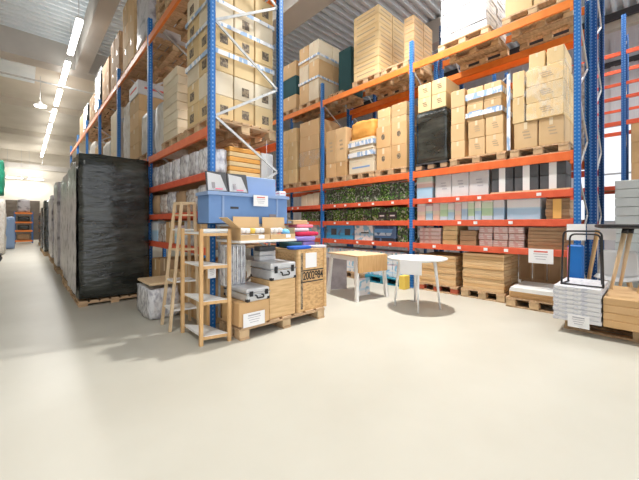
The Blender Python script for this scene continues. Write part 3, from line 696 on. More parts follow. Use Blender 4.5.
# top level of the left rack
UZ = 4.5505; UB = UZ+.1445
tops = [(3.7, 4.55, 'kraft', 5.7), (4.75, 5.85, 'pallets', 5.9), (6.25, 7.2, 'film_grey', 6.0), (7.35, 8.45, 'kraft', 6.2), (8.75, 9.8, 'kraft_brown', 5.9), (9.95, 11., 'kraft_brown', 5.75),
        (11.2, 12.3, 'film_black', 6.0), (12.4, 13.4, 'kraft_brown', 5.5), (13.8, 14.9, 'film_black', 5.6), (15., 16., 'kraft', 5.5)]
for i, (a, b, mm, zt) in enumerate(tops):
    w_ = n[i]
    pal1(a, b, UZ, f'pallet on the top beams of the left rack, {w_} from its end frame')
    if mm == 'pallets':
        for k in range(1, 7): pallet(RX+.01*(k % 2), 2.6, a+.03*(k % 3), b-.03, UZ+k*.1445, f'empty pallet stacked high on the left rack, {n[k]} of the pile', 'empty pallets on the left rack')
    elif mm.startswith('film'):
        wrapped(f'wrapped load high on the left rack, {w_} from its end frame', RX+.03, 2.55, a+.03, b-.03, UB, zt, mm, 40+i)
    else:
        stack(f'on the {w_} pallet high on the left rack', RX+.03, a+.03, b-.03, UB, zt, 2, 3, 2, .95, mm, 'carton')
# goods below, first bays
def bags(y0, y1, k, z, h, x, dx, m, lb, group, seed):
    w = (y1-y0)/k
    for i in range(k):
        bm = bmesh.new(); soft(bm, dx, w*.90, h*R.uniform(.9, 1), seed+i, .018, 5, .14, 6)
        tag(fin('plastic_bag', bm, m if isinstance(m, str) else m[i % len(m)], None, (x+dx/2, y0+w*(i+.5), z), 0, True), f'{lb}, {n[i]} from the end frame', 'bag', group)
bags(3.72, 6.05, 7, 1.877, .36, RX+.0, .27, 'bag_clear', 'clear plastic bag below the orange beam', 'clear bags on the left rack', 60)
bags(3.72, 6.05, 6, 1.407, .35, RX+.0, .45, ['bag_clear', 'bag_brown', 'kraft_brown'], 'bagged goods on the second red shelf', 'bagged goods on the left rack', 70)
for i in range(6):
    a = 3.74+i*.385; mm = ['kraft', 'bag_clear', 'pastel_a', 'kraft_warm', 'bag_brown', 'pastel_d'][i]; h = [.3, .34, .27, .33, .3, .34][i]
    carton((RX+.25, a+.19, .957), (.5, .36, h), mm, f'small box on the lowest red shelf, {n[i]} from the end frame', 'box', 'boxes on the lowest red shelf', 'small_box', mm.startswith('kraft'))
for i in range(5):
    a = 3.74+i*.46
    carton((RX+.28, a+.23, 0), (.55, .44, [.62, .74, .55, .7, .66][i]), ['kraft', 'kraft_warm', 'kraft', 'kraft_brown', 'kraft_warm'][i], f'carton on the floor under the left rack, {n[i]} from the end frame', 'box', 'cartons under the left rack')
for i in range(5):
    a = 6.2+i*.47
    for z, h, mm, w_ in ((.957, .36, 'kraft_pale', 'lowest'), (1.407, .36, 'bag_clear', 'middle'), (1.877, .36, 'bag_clear', 'upper')):
        carton((RX+.28, a+.23, z), (.5, .44, h), mm, f'box behind the black wrapped load, {w_} shelf, {n[i]} along', 'box', 'boxes behind the wrapped loads', 'small_box', False)
# things seen through the end frame, shelf at 1.88
bm = bmesh.new(); soft(bm, .22, .12, .36, 81, .02, 5, .15, 6)
for k in range(6):
    carton((2.15, 3.92, 1.8775+k*.062), (.46, .42, .058), 'orange_box' if k % 2 else 'kraft_yellow', f'flat tan case seen through the end frame, {["bottom", "second", "third", "fourth", "fifth", "top"][k]} of six', 'box', 'flat tan cases', 'flat_case', False)
bm.free()
carton((2.50, 3.92, 1.8775), (.2, .4, .36), 'white', 'white box beside the flat tan cases in the end frame', name='white_box', tape=False)
t = thing('hanging_tag', 'pink tag hanging on a cord from the rear beam end', 'tag', (2.37, 3.545, 1.50))
bm = bmesh.new(); box(bm, -.02, .02, -.004, .004, 0, .13); fin('card', bm, 'pink', t)
bm = bmesh.new(); tube(bm, [(0, 0, .13), (0, 0, .87)], .003, 6); fin('cord', bm, 'white', t)
# white bags of goods standing on the floor beside the ladder shelf
bm = bmesh.new(); soft(bm, .40, .66, .41, 90, .03, 6, .12, 4); tag(fin('plastic_bag', bm, 'bag_clear', None, (1.38, 4.75, 0), 0, True), 'hazy plastic covered bundle on the floor behind the ladder shelf', 'bag')
bm = bmesh.new(); box(bm, 1.19, 1.57, 4.45, 5.05, .445, .48, .01); tag(fin('board', bm, 'beech'), 'pale board lying on the plastic covered bundle', 'board')

# ------------------------------------------------------------------ wrapped loads along the left aisle
row = [('film_black', .60, 1.575, 5.88, 7.1, 2.36), ('film_grey', .60, 1.52, 7.4, 8.6, 2.25), ('film_grey', .66, 1.52, 8.8, 10.0, 2.3), ('film_grey', .62, 1.52, 10.2, 11.4, 2.35), ('film_black', .68, 1.52, 11.6, 12.8, 1.95),
       ('film_grey', .66, 1.52, 13.0, 14.2, 2.2), ('film_grey', .7, 1.52, 14.4, 15.7, 2.2), ('film_black', .6, 1.5, 16.2, 17.6, 2.2), ('film_black', .6, 1.5, 18.4, 20., 2.0), ('film_grey', .7, 1.5, 21, 22.6, 1.9), ('film_black', .7, 1.5, 24, 26, 1.9)]
for i, (mm, x0, x1, y0, y1, z) in enumerate(row):
    c_ = 'black' if mm == 'film_black' else 'grey'
    pl_ = pallet(x0, x1-.02, y0+.02, y1-.02, 0, f'pallet under a wrapped load in the aisle row, {n[i]} from the near end', 'pallets in the aisle row', h=.144 if i else .08)
    o = wrapped(f'tall {c_} film wrapped load in the aisle row, {n[i]} from the near end' if i else 'tall black wrapped pallet load nearest in the aisle row', x0, x1, y0, y1, .1445 if i else .0805, z, mm, 100+i, .022, 'wrapped loads in the aisle row')
    if i == 0:
        bm = bmesh.new(); bmesh.ops.create_grid(bm, x_segments=24, y_segments=40, size=.5)
        for v in bm.verts:
            yy, zz = v.co.x*1.16, v.co.y*2.0
            q = noise.noise(Vector((yy*5, zz*4, 2)))*.012
            v.co = Vector((-(x1-x0)/2-.022+q, yy, (z-.15)/2+zz))
        bmesh.ops.solidify(bm, geom=bm.faces[:], thickness=.006)
        fin('painted_side_sheen', bm, 'film_grey', o, None, 0, True)  # grey sheet painting the reflective sheen on the black load's side

# far end of the aisle
t = thing('shelf_stand', 'low orange shelf with dark bundles in front of the brown door', 'shelf', (.05, 28, 0))
for s in (-1, 1):
    for q in (0, .6):
        bm = bmesh.new(); box(bm, -.04, .04, -.04, .04, 0, 2.05); fin('post', bm, 'blue_dark', t, (s*.42, q, 0))
for z in (.1, .75, 1.3, 1.9):
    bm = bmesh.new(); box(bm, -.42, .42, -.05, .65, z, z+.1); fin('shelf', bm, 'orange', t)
for k, (z, h) in enumerate(((.2, .5), (.85, .42), (1.4, .45), (2.0, 1.1))):
    bm = bmesh.new(); soft(bm, .62, .4, h*.8, 130+k, .03, 6, .2, 4); tag(fin('bundle', bm, ['kraft_brown', 'film_black', 'film_black', 'film_grey'][k], None, (.05, 28.3, z+.001), 0, True), f'bundle on the low orange shelf, {["bottom", "second", "third", "top"][k]} one', 'bundle', 'bundles on the orange shelf')
wrapped('pale wrapped load at the far left of the aisle', -1.9, -.52, 18, 19.3, 0, 2.3, 'film_white', 150, .05)
bm = bmesh.new(); soft(bm, 1.2, 1.3, 1.5, 151, .08, 8, .12, 2); tag(fin('tarpaulin_bundle', bm, 'green', None, (-1.16, 18.6, 2.39), 0, True), 'green tarpaulin bundle on the pale wrapped load', 'tarpaulin')
wrapped('blue plastic sack beyond the pale wrapped load', -.75, -.30, 22, 22.8, 0, 1.6, 'bin_light', 152, .05, name='plastic_sack')
bm = bmesh.new(); tube(bm, fillet([(0, 0, .2), (.0, .0, .38), (0, .5, .38), (0, .5, .2)], .08), .03); o = fin('hand_truck_wheel', bm, 'black', None, (-.52, 14.0, 0))
COL.objects.unlink(o); D.objects.remove(o)
t = thing('trolley', 'small black trolley at the left edge of the aisle floor', 'trolley', (-.75, 15.0, 0))
bm = bmesh.new(); box(bm, -.3, .24, -.3, .3, .18, .26, .02); fin('platform', bm, 'black', t)
for sx in (-.22, .16):
    for sy in (-.22, .22):
        bm = bmesh.new(); tube(bm, [(sx, sy-.03, .09), (sx, sy+.03, .09)], .09, 14); fin('wheel', bm, 'dark', t)

# ------------------------------------------------------------------ display in front of the end frame
pallet(1.68, 2.95, 3.02, 3.52, 0, 'wooden pallet carrying the numbered crate and cartons', None)
# numbered crate
t = thing('wooden_crate', 'tall wooden crate marked with a number and a white sheet', 'crate', (2.735, 3.30, .1445))
W, Dp, H = .49, .52, .785
bm = bmesh.new(); box(bm, -W/2, W/2, -Dp/2, Dp/2, 0, H, .004); fin('body', bm, 'osb', t)
for x in (-W/2+.02, W/2-.02):
    bm = bmesh.new(); box(bm, x-.02, x+.02, -Dp/2-.014, -Dp/2, 0, H); fin('batten', bm, 'plywood', t)
bm = bmesh.new(); box(bm, -W/2-.014, -W/2, -Dp/2, -Dp/2+.05, 0, H); box(bm, -W/2-.014, -W/2, Dp/2-.05, Dp/2, 0, H); box(bm, -W/2-.014, -W/2, -Dp/2+.05, Dp/2-.05, H-.05, H); fin('side_battens', bm, 'plywood', t)
bm = bmesh.new(); box(bm, -W/2+.05, -W/2+.085, -Dp/2-.003, -Dp/2, .03, H-.05); fin('dark_strip', bm, 'print_dark', t)
bm = bmesh.new(); box(bm, -W/2+.13, -W/2+.32, -Dp/2-.004, -Dp/2, H-.24, H-.05); fin('white_sheet', bm, 'paper', t)
for z in (.36, .505):
    bm = bmesh.new(); box(bm, -W/2+.05, W/2-.05, -Dp/2-.003, -Dp/2, z, z+.014); fin('printed_rule', bm, 'black', t)
cu = D.curves.new('printed_number', 'FONT'); cu.body = '2002984'; cu.size = .145; cu.extrude = .001; cu.align_x = 'CENTER'; cu.align_y = 'CENTER'; cu.space_character = .93; cu.offset = .0015
cu.materials.append(M['black'])
o = D.objects.new('printed_number', cu); COL.objects.link(o)
me = D.meshes.new_from_object(o.evaluated_get(bpy.context.evaluated_depsgraph_get())); D.objects.remove(o)
o = link('printed_number', me, t); o.location = (.015, -Dp/2-.004, .44); o.rotation_euler = (PI/2, 0, 0); o.scale = (.74, 1, 1)
# middle and left cartons
carton((2.265, 3.25, .1445), (.39, .42, .445), 'plywood', 'plank patterned wooden carton under the upper silver case', 'box', None, 'wooden_box', False)
carton((1.865, 3.22, .1445), (.38, .40, .255), 'kraft_warm', 'reddish brown carton under the lower silver case', 'box', None, 'cardboard_box', True)
sheet('paper_sign', 'white paper sign on the reddish carton under the lower silver case', (1.85, 3.005, .135), .27, .15, .0, accent='ink')
# aluminium cases
def case(label, x, y, z, w, dp, h, rz=0.):
    t = thing('aluminium_case', label, 'case', (x, y, z), rz, 'aluminium cases')
    bm = bmesh.new(); box(bm, -w/2, w/2, -dp/2, dp/2, 0, h*.60, .012); fin('body', bm, 'aluminium', t)
    bm = bmesh.new(); box(bm, -w/2, w/2, -dp/2, dp/2, h*.615, h, .016); fin('lid', bm, 'aluminium', t)
    bm = bmesh.new(); box(bm, -w/2-.004, w/2+.004, -dp/2-.004, dp/2+.004, h*.575, h*.64); fin('rim', bm, 'chrome', t)
    for s in (-1, 1):
        bm = bmesh.new(); box(bm, s*w*.33-.022, s*w*.33+.022, -dp/2-.012, -dp/2-.0041, h*.42, h*.82, .003); fin('latch', bm, 'black', t)
        for q in (-1, 1):
            bm = bmesh.new(); box(bm, s*(w/2-.02)-.022, s*(w/2-.02)+.022, q*(dp/2-.02)-.022, q*(dp/2-.02)+.022, -.0004, .035, .006); fin('corner_cap', bm, 'black', t)
    bm = bmesh.new(); a = w*.14
    tube(bm, fillet([(-a, -dp/2, h*.45), (-a, -dp/2-.03, h*.45), (-a, -dp/2-.035, h*.28), (a, -dp/2-.035, h*.28), (a, -dp/2-.03, h*.45), (a, -dp/2, h*.45)], .015), .009, 8); fin('handle', bm, 'black', t)
    return t
case('silver case with black latches on the plank patterned box', 2.275, 3.26, .5905, .37, .46, .20)
case('silver case with black latches on the reddish carton, lower one', 1.905, 3.27, .4005, .30, .52, .14, .02)
t = thing('ribbed_case', 'upright silver ribbed case wrapped in clear plastic, behind the slatted shelf', 'case', (1.80, 3.40, .541))
bm = bmesh.new(); box(bm, -.14, .14, -.06, .06, 0, .47, .01); fin('body', bm, 'bag_clear', t)
for k in range(6):
    bm = bmesh.new(); tube(bm, [(-.12+k*.048, -.068, .02), (-.12+k*.048, -.068, .45)], .010, 8); fin('rib', bm, 'chrome', t)
for k in range(3):
    carton((2.26, 3.42, .7912+k*.06), (.24, .14, .056), ['white_box', 'aluminium', 'grey_box'][k], ['white flat box behind the upper silver case, bottom one', 'silver flat box behind the upper silver case, middle one', 'dark flat box behind the upper silver case, top one'][k], 'box', 'flat boxes behind the silver case', 'flat_box', False)
# counter shelf carrying the trays and the blue bin
t = thing('display_table', 'narrow table with pale top carrying open cartons and the blue bin', 'table', (2.12, 3.27, 0))
bm = bmesh.new(); box(bm, -.46, .30, -.30, .27, 1.045, 1.07, .003); fin('table_top', bm, 'white', t)
bm = bmesh.new(); box(bm, -.46, .30, -.02, .27, 1.225, 1.25, .003); fin('upper_board', bm, 'white', t)
for x in (-.44, .28):
    bm = bmesh.new(); box(bm, x-.012, x+.012, .23, .26, 1.0701, 1.2249); fin('upper_post', bm, 'zinc', t)
for x in (-.425, .285):
    bm = bmesh.new(); box(bm, x-.012, x+.012, .252, .268, .1446, 1.045); fin('leg', bm, 'zinc', t)
# open cartons with white packets
def tray(label, x0, x1, y0, y1, z, h, m, flap):
    t = thing('open_carton', label, 'box', ((x0+x1)/2, (y0+y1)/2, z), 0, 'open cartons on the narrow table')
    X, Y, e = (x1-x0)/2, (y1-y0)/2, .006
    bm = bmesh.new(); box(bm, -X, X, -Y, Y, 0, e); box(bm, -X, X, -Y, -Y+e, e, h*.42); box(bm, -X, X, Y-e, Y, e, h); box(bm, -X, -X+e, -Y+e, Y-e, e, h*.9); box(bm, X-e, X, -Y+e, Y-e, e, h*.9); fin('body', bm, m, t)
    bm = bmesh.new()
    if flap:
        beam(bm, (-X+e/2, 0, h*.9), (-X-.15, 0, h*1.65), 2*Y*.9, e, (1, 0, 0)); fin('flap', bm, m, t); bm = bmesh.new()
    beam(bm, (0, Y-e/2, h), (0, Y+.004, h*1.75), 2*X*.9, e, (0, 1, 0))
    fin('flap', bm, m, t)
    bm = bmesh.new(); box(bm, X*.2, X*.6, -Y-.003, -Y, h*.12, h*.38); fin('white_label', bm, 'paper', t)
    return t
tray('open carton of white packets left on the narrow table', 1.68, 2.05, 3.0, 3.2, 1.0705, .15, 'kraft', True)
tray('open carton with blue ball on the narrow table', 2.06, 2.42, 3.0, 3.2, 1.0705, .15, 'kraft', False)
for k in range(16):
    i = 0 if k < 10 else 1
    x = 1.735+(k % 5)*.063 if not i else 2.115+((k-10) % 3)*.064
    lay = (k // 5) % 2 if not i else (k-10)//3
    bm = bmesh.new(); soft(bm, .058, .10, .06, 170+k, .004, 3, .25, 8)
    odd = {7: ('yellow', 'yellow packet lying in the left open carton'), 12: ('cloth_pink', 'pink packet beside the blue ball')}.get(k)
    tag(fin('packet', bm, odd[0] if odd else 'white', None, (x+.012*lay, 3.095+.012*lay, 1.0768+lay*.068), R.uniform(-.3, .3), True),
        odd[1] if odd else ('white packet heaped in the left open carton' if not i else 'white packet heaped in the open carton with the blue ball'), 'packet', None if odd else ('packets in the left open carton' if not i else 'packets in the right open carton'))
bm = bmesh.new(); bmesh.ops.create_icosphere(bm, subdivisions=3, radius=.058); tag(fin('ball', bm, 'sky_blue', None, (2.345, 3.10, 1.136), 0, True), 'sky blue ball in the right open carton', 'ball')
# blue bin
t = thing('storage_bin', 'large periwinkle blue storage bin with a white sign', 'bin', (1.96, 3.39, 1.2505))
X, Y, H = .52, .145, .35
bm = bmesh.new()
for (a, b, c, d_) in ((-X, X, -Y, -Y+.008), (-X, X, Y-.008, Y), (-X, -X+.008, -Y+.008, Y-.008), (X-.008, X, -Y+.008, Y-.008)): box(bm, a, b, c, d_, 0, H)
box(bm, -X, X, -Y, Y, 0, .008); fin('body', bm, 'bin', t)
bm = bmesh.new()
box(bm, -X-.02, X+.02, -Y-.025, -Y, H-.035, H); box(bm, -X-.02, X+.02, Y, Y+.012, H-.035, H); box(bm, -X-.02, -X, -Y, Y, H-.035, H); box(bm, X, X+.02, -Y, Y, H-.035, H); fin('rim', bm, 'bin_light', t)
for x in (-.36, .36):
    bm = bmesh.new(); box(bm, x-.012, x+.012, -Y-.012, -Y, .02, H-.04); fin('rib', bm, 'bin_light', t)
bm = bmesh.new(); box(bm, -.27, -.17, -Y-.003, -Y, .17, .195, .001); fin('handle_slot', bm, 'dark', t)
bm = bmesh.new(); box(bm, .25, .36, -Y-.003, -Y, .03, .12); fin('grey_label', bm, 'grey_panel', t)
bm = bmesh.new(); box(bm, -X, X, -Y+.0, Y-.0, H+.0005, H+.006); fin('lid', bm, 'bin_light', t)
sheet('paper_sign', 'white paper sign hanging on the rim of the blue bin', (2.06, 3.199, 1.46), .20, .13, 0, accent='ink_red')
# pale blue raised lid behind and framed pictures on the bin
bm = bmesh.new(); box(bm, -.24, .24, -.01, .01, 0, .24, .006); tag(fin('plastic_board', bm, 'bin_light', None, (2.24, 3.50, 1.6075)), 'pale blue panel standing at the back of the blue bin', 'panel')
for i, (x, w) in enumerate(((1.58, .23), (1.84, .24))):
    t = thing('picture_box', ['framed picture leaning on the blue bin, beside the blue post', 'framed picture leaning on the blue bin, right one'][i], 'picture', (x, 3.33, 1.612), 0, 'framed pictures on the bin')
    t.rotation_euler = (-.35, 0, -.18)
    bm = bmesh.new(); box(bm, -w/2, w/2, 0, .02, 0, .25, .003); fin('backing', bm, 'dark', t)
    bm = bmesh.new()
    vs = [bm.verts.new(p) for p in ((-w*.44, -.002, .012), (w*.45, -.002, .012), (w*.22, -.002, .21), (-w*.42, -.002, .235))]
    bm.faces.new(vs); bmesh.ops.solidify(bm, geom=bm.faces[:], thickness=.0015); fin('printed_page', bm, 'paper', t)
    bm = bmesh.new(); box(bm, -w*.25, -w*.1, -.006, -.004, .04, .11); fin('printed_figure', bm, 'grey_panel', t)
    bm = bmesh.new(); box(bm, -w*.1, w*.25, -.006, -.004, .025, .04); fin('printed_line', bm, 'cloth_pink', t)
carton((2.42, 3.30, 1.6075), (.1, .1, .06), 'paper', 'small white pink carton at the right end of the blue bin', 'box', None, 'small_carton', False, ('dashes', 'cloth_pink'))
# folded textiles on the crate
pile = [('cloth_blue', 2.57, 3.11, .32, .15, .04, 0, 'blue folded textile lying on the crate edge'), ('cloth_teal', 2.62, 3.35, .22, .28, .085, 0, 'dark green folded textile on the crate'),
        ('cloth_purple', 2.80, 3.36, .36, .28, .065, .088, 'violet folded textile on the dark green one'), ('cloth_red', 2.86, 3.37, .38, .28, .055, .156, 'crimson folded textile on the violet one'),
        ('cloth_pale', 2.76, 3.40, .30, .24, .05, .214, 'pale folded textile on the crimson one'), ('cloth_pink', 2.86, 3.42, .32, .22, .045, .267, 'pink folded textile near the pile top'),
        ('cloth_pale', 2.90, 3.12, .22, .15, .035, 0, 'pale folded textile on the right crate edge'), ('cloth_purple', 2.86, 3.36, .22, .26, .085, 0, 'violet folded textile beside the dark green one')]
for k, (mm, x, y, w, dp, h, z, lb) in enumerate(pile):
    bm = bmesh.new(); soft(bm, w, dp, h, 190+k, .006, 6, .16, 7)
    tag(fin('folded_textile', bm, mm, None, (x, y, .931+z), R.uniform(-.15, .15), True), lb, 'textile', 'folded textiles on the crate')
carton((2.78, 3.43, .931+.313), (.26, .20, .06), 'kraft', 'shallow carton with white label on top of the folded textiles', 'box', None, 'cardboard_box', True, ('label', 'paper'))

# bamboo shelf with four white boards (front)
def lerp(a, b, t): return tuple(p+(q-p)*t for p, q in zip(a, b))
t = thing('standing_shelf', 'four tier shelf of light wood posts and white boards', 'shelf', (1.48, 3.48, 0))
fx = [(-.15, -.30), (.13, -.36), (.18, .36), (-.15, .32)]
fx = [(1.33-1.48, 3.18-3.48), (1.61-1.48, 3.12-3.48), (1.55-1.48, 3.52-3.48), (1.34-1.48, 3.72-3.48)]
for x, y in fx:
    bm = bmesh.new(); beam(bm, (x, y, 0), (x, y, 1.20), .034, .034); fin('post', bm, 'bamboo', t)
for z in (.07, .43, .80, 1.14):
    bm = bmesh.new(); i_ = .0175
    low = [bm.verts.new((x, y, z)) for x, y in [(fx[0][0]+.018, fx[0][1]+.004), (fx[1][0]-.018, fx[1][1]+.004), (fx[2][0]-.018, fx[2][1]-.004), (fx[3][0]+.018, fx[3][1]-.004)]]
    f = bm.faces.new(low); ex = bmesh.ops.extrude_face_region(bm, geom=[f]); bmesh.ops.translate(bm, vec=(0, 0, .022), verts=[v for v in ex['geom'] if isinstance(v, bmesh.types.BMVert)])
    sh = fin('shelf_board', bm, 'white', t)
    for a_, b_ in ((0, 1), (3, 2)):
        bm = bmesh.new(); beam(bm, (fx[a_][0]+.018, fx[a_][1], z-.001), (fx[b_][0]-.018, fx[b_][1], z-.001), .012, .03); fin('rail', bm, 'bamboo', sh)
bm = bmesh.new(); beam(bm, (fx[0][0], fx[0][1], 1.185), (fx[1][0], fx[1][1], 1.185), .02, .03); fin('top_rail', bm, 'white', t)
sheet('paper_sign', 'small paper sign hanging in the light wood shelf', (1.50, 3.30, .66), .09, .12, 0, accent='ink')
# ladder shelf behind it
t = thing('ladder_shelf', 'tapering ladder shelf of light wood beside the aisle', 'shelf', (1.40, 4.05, 0))
L0 = [(-.16, -.21), (-.14, .14), (.15, -.27), (.17, .06)]
L1 = [(.01, -.10), (-.02, .05), (.14, -.17), (.135, .0)]
for a, b in zip(L0, L1):
    bm = bmesh.new(); beam(bm, (*a, 0), (*b, 1.50), .030, .030, (0, 1, 0)); fin('leg', bm, 'beech', t)
bm = bmesh.new()
for i, j in ((0, 2), (2, 3), (3, 1), (1, 0)): beam(bm, (*L1[i], 1.505), (*L1[j], 1.505), .03, .03)
fin('top_frame', bm, 'beech', t)
for q, mm in ((.15, 'white'), (.37, 'white'), (.62, 'beech'), (.78, 'white'), (.90, 'beech')):
    c = [lerp((*L0[k], 0), (*L1[k], 1.50), q) for k in (0, 2, 3, 1)]
    bm = bmesh.new(); f = bm.faces.new([bm.verts.new(p) for p in c]); ex = bmesh.ops.extrude_face_region(bm, geom=[f])
    bmesh.ops.translate(bm, vec=(0, 0, .018), verts=[v for v in ex['geom'] if isinstance(v, bmesh.types.BMVert)]); fin('shelf_board', bm, mm, t)

# ------------------------------------------------------------------ tables
rz = math.radians(-10)
t = thing('drop_leaf_table', 'rectangular table with white legs and a hanging wooden leaf', 'table', (4.29, 3.60, 0), rz)
a, b = .33, .40
bm = bmesh.new(); box(bm, -a, a, -b, b, .715, .74, .003); fin('table_top', bm, 'beech', t)
bm = bmesh.new(); box(bm, -a+.02, a, -b-.024, -b-.001, .46, .735, .003); fin('hanging_leaf', bm, 'bamboo', t)
bm = bmesh.new()
box(bm, -a+.03, a-.03, -b+.03, -b+.05, .64, .715); box(bm, -a+.03, a-.03, b-.05, b-.03, .64, .715); box(bm, -a+.03, -a+.05, -b+.05, b-.05, .64, .715); box(bm, a-.05, a-.03, -b+.05, b-.05, .64, .715); fin('apron', bm, 'white', t)
for sx in (-1, 1):
    for sy in (-1, 1):
        bm = bmesh.new(); p0 = Vector((sx*(a-.045), sy*(b-.045), .7149)); p1 = Vector((sx*(a+.0), sy*(b+.0), 0))
        for u, v_, z in ((.032, .032, 0),): beam(bm, p1, p0, .05, .05, (0, 1, 0))
        fin('leg', bm, 'white', t)
bm = bmesh.new(); box(bm, -.015, .015, -.30, .30, 0, .62, .004); tag(fin('grey_board', bm, 'grey_panel', None, (4.30, 4.20, 0), math.radians(70)), 'grey board standing behind the drop leaf table', 'board')
bm = bmesh.new(); box(bm, -.14, .14, -.01, .01, 0, .30); tag(fin('flat_package', bm, 'white_blue', None, (4.36, 3.5, 0), rz), 'flat white blue package standing under the drop leaf table', 'package')
t = thing('round_table', 'round white table with slim splayed legs and hanging paper', 'table', (4.31, 2.44, 0))
bm = bmesh.new(); lathe(bm, [(.40, .722), (.43, .735), (.43, .748), (.42, .752)], 48); fin('table_top', bm, 'white', t, None, 0, False)
for ang in (212, 292, 125, 35):
    q = math.radians(ang); bm = bmesh.new()
    tube(bm, [(math.cos(q)*.33, math.sin(q)*.33, 0), (math.cos(q)*.25, math.sin(q)*.25, .7215)], .014, 12, .024); fin('leg', bm, 'white', t, None, 0, True)
bm = bmesh.new(); lathe(bm, [(.22, .69), (.24, .7219)], 32); fin('under_ring', bm, 'white', t)
sheet('paper_sign', 'white paper sheet hanging over the edge of the round white table', (3.896, 2.298, .55), .29, .20, math.radians(-70), lines=False)

# ------------------------------------------------------------------ right foreground: flat packs, stool, chair frame
pallet(4.72, 5.34, -.55, .74, 0, 'long wooden pallet carrying white and brown flat packs', None)
for k in range(8):
    carton((4.93, .60, .1445+k*.0492), (.78, .43-.012*(k % 2), .0475), 'stripes', f'white flat pack in the white stack, {ROWS[k] if k < 7 else "top"} one', 'flat pack', 'white flat packs', 'flat_pack', False)
for k in range(4):
    carton((5.03, -.09, .1445+k*.080), (.96-.004*(k % 2), .93, .0795), 'kraft_warm', f'brown flat pack beside the white stack, {["bottom", "second", "third", "top"][k]} one', 'flat pack', 'brown flat packs', 'flat_pack', False)
sheet('paper_sign', 'white printed sign low on the white flat pack stack', (4.535, .58, .085), .19, .14, -PI/2, accent='ink')
# chair frame of black tube: two hoops joined at the foot
t = thing('metal_chair', 'black tubular metal chair frame standing on the white flat packs', 'chair', (4.72, .565, .538))
for x, s_, hh in ((-.05, .185, .63), (.17, .155, .59)):
    bm = bmesh.new(); tube(bm, fillet([(x-.02, -s_, .011), (x, -s_+.015, hh), (x, s_-.015, hh), (x-.02, s_, .011)], .06, 6), .010, 10); fin('hoop', bm, 'black', t, None, 0, True)
for q_ in (-1, 1):
    bm = bmesh.new(); tube(bm, [(-.09, q_*.185, .011), (.20, q_*.155, .011)], .009, 8); fin('foot_bar', bm, 'black', t, None, 0, True)
bm = bmesh.new(); tube(bm, [(-.07, -.18, .011), (-.07, .18, .011)], .009, 8); fin('cross_bar', bm, 'black', t, None, 0, True)
# small round table with pale legs
t = thing('side_table', 'small black round table with pale splayed legs on the brown flat packs', 'table', (5.33, .02, .472))
bm = bmesh.new(); lathe(bm, [(.0001, .725), (.45, .725), (.50, .74), (.50, .765), (.485, .775), (.0001, .775)], 40); fin('table_top', bm, 'black', t, None, 0, False)
for (fx_, fy_), (tx, ty) in (((-.23, .33), (-.13, .21)), ((.16, .27), (.12, .17)), ((-.27, .10), (-.16, -.06)), ((.15, -.34), (.10, -.22))):
    bm = bmesh.new(); tube(bm, [(fx_, fy_, 0), (tx, ty, .725)], .016, 12, .025); lg = fin('leg', bm, 'beech', t, None, 0, True)
    q0 = Vector((fx_, fy_, 0)).lerp(Vector((tx, ty, .725)), .92)
    bm = bmesh.new(); tube(bm, [q0, (tx, ty, .7249)], .028, 12); fin('socket', bm, 'black', lg, None, 0, True)
# things behind the flat packs
t = thing('post_guard', 'bright blue post guard at the foot of the end post', 'guard', (5.43, .72, 0))
bm = bmesh.new(); box(bm, -.05, .05, -.085, .085, 0, .97, .02); fin('shield', bm, 'blue_plain', t)
bm = bmesh.new(); box(bm, -.053, -.05, .065, .085, .02, .94); fin('pink_edge', bm, 'cloth_pink', t)
sheet('paper_sign', 'white blank sign on the end post above the blue guard', (5.44, .72, 1.03), .20, .22, -PI/2, lines=False)
t = sheet('paper_sign', 'white sign on a thin stand beside the black round table top', (5.83, .50, 1.03), .30, .22, -PI/2+.1, tilt=-.1, lines=False)
bm = bmesh.new(); tube(bm, [(0, .03, -1.03), (0, .03, .1)], .008, 8); fin('stand', bm, 'black', t)
sheet('paper_sign', 'white sign with red heading hanging from the lowest beam', (5.44, 1.12, .68), .30, .21, -PI/2, accent='ink_red')
t = thing('shell_chair', 'white shell chair with wooden legs behind the black chair frame', 'chair', (6.36, .36, 0))
bm = bmesh.new(); bmesh.ops.create_grid(bm, x_segments=14, y_segments=18, size=.5)
for v in bm.verts:
    u, s = v.co.x*2, v.co.y*2
    if s < .0: p = Vector((-.22-.24*s*1.0-.24, u*.23, .46+.03*u*u))
    else: p = Vector((-.22+.24-.02+.06*s+.0, u*(.23-.03*s), .46+.42*s+.0))
    p = Vector((-(s if s < 0 else 0)*-.42, u*.23, .46+.05*u*u)) if s < 0 else Vector((.03+.08*s-.05*u*u*s, u*(.23-.03*s*s), .46+.40*s**1.2+.05*u*u*(1-s)))
    v.co = p
bmesh.ops.solidify(bm, geom=bm.faces[:], thickness=.012); fin('shell', bm, 'white', t, None, 0, True)
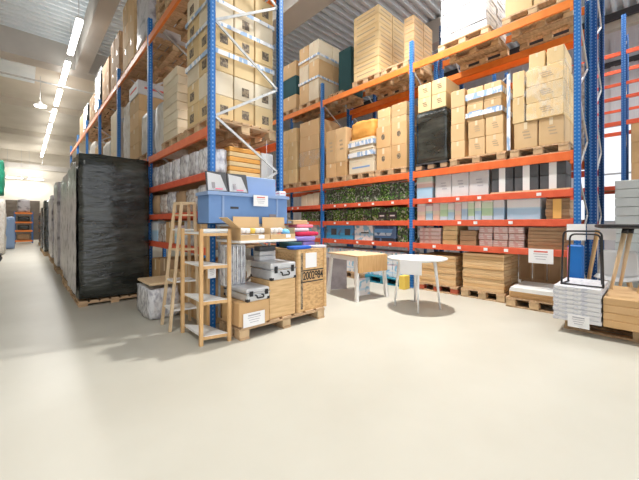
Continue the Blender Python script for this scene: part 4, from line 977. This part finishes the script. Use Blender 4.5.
for sx, sy in ((-.30, -.16), (-.30, .16), (.05, -.16), (.05, .16)):
    bm = bmesh.new(); tube(bm, [(sx*1.15, sy*1.3, 0), (sx*.8-.03, sy*.7, .47)], .014, 10, .02); fin('leg', bm, 'bamboo', t, None, 0, True)
bm = bmesh.new(); tube(bm, [(0, .0, 0), (.0, -.16, 1.17)], .018, 12, .026); tag(fin('wooden_pole', bm, 'bamboo', None, (5.66, .68, 0), 0, True), 'loose wooden pole leaning behind the black chair frame', 'pole')
# foam boards and goods in the far right
for k in range(13):
    carton((8.1, -.42, .0005+k*.155), (1.0, 1.78, .148), 'foam', f'thick pale grey board in the tall stack behind the stool, {"top" if k == 12 else (ROWS[k] if k < 12 else "")} one', 'board', 'pale grey boards', 'foam_board', False)
carton((7.2, -.35, 0), (.5, .6, .62), 'dark', 'dark box on the floor behind the stool legs', 'box', None, 'dark_box', False)
stack('on the far rack beside the window', 9.14, -1.0, .33, 2.06, 3.38, 2, 3, 1, .9, 'kraft_warm', 'orange brown carton')
stack('upper level of the far rack', 9.14, -1.2, .2, 3.56, 3.9, 2, 1, 1, .9, 'kraft_brown', 'brown carton') if False else None
wrapped('white wrapped bale behind the back to back rack', 6.9, 7.7, .75, 1.5, 0, 1.25, 'film_white', 210)
wrapped('hazy wrapped bale above the white one in the rear rack', 6.9, 7.7, .75, 1.6, 2.265, 4.0, 'bag_brown', 211)

# ------------------------------------------------------------------ light, sky, camera
wd = D.worlds.new('sky'); SC.world = wd; wd.use_nodes = True
bg = wd.node_tree.nodes['Background']; bg.inputs['Color'].default_value = (.93, .96, 1, 1); bg.inputs['Strength'].default_value = 1.25
cam = D.cameras.new('camera'); co = D.objects.new('camera', cam); COL.objects.link(co)
cam.sensor_width = 36; cam.lens = 315/639*36; cam.shift_y = -16/639; cam.clip_end = 200
co.location = (0, 0, 1.25); co.rotation_euler = (PI/2, 0, math.radians(-43.3))
SC.camera = co
SC.view_settings.view_transform = 'Standard'; SC.view_settings.look = 'None'; SC.view_settings.gamma = 1; SC.view_settings.exposure = .33
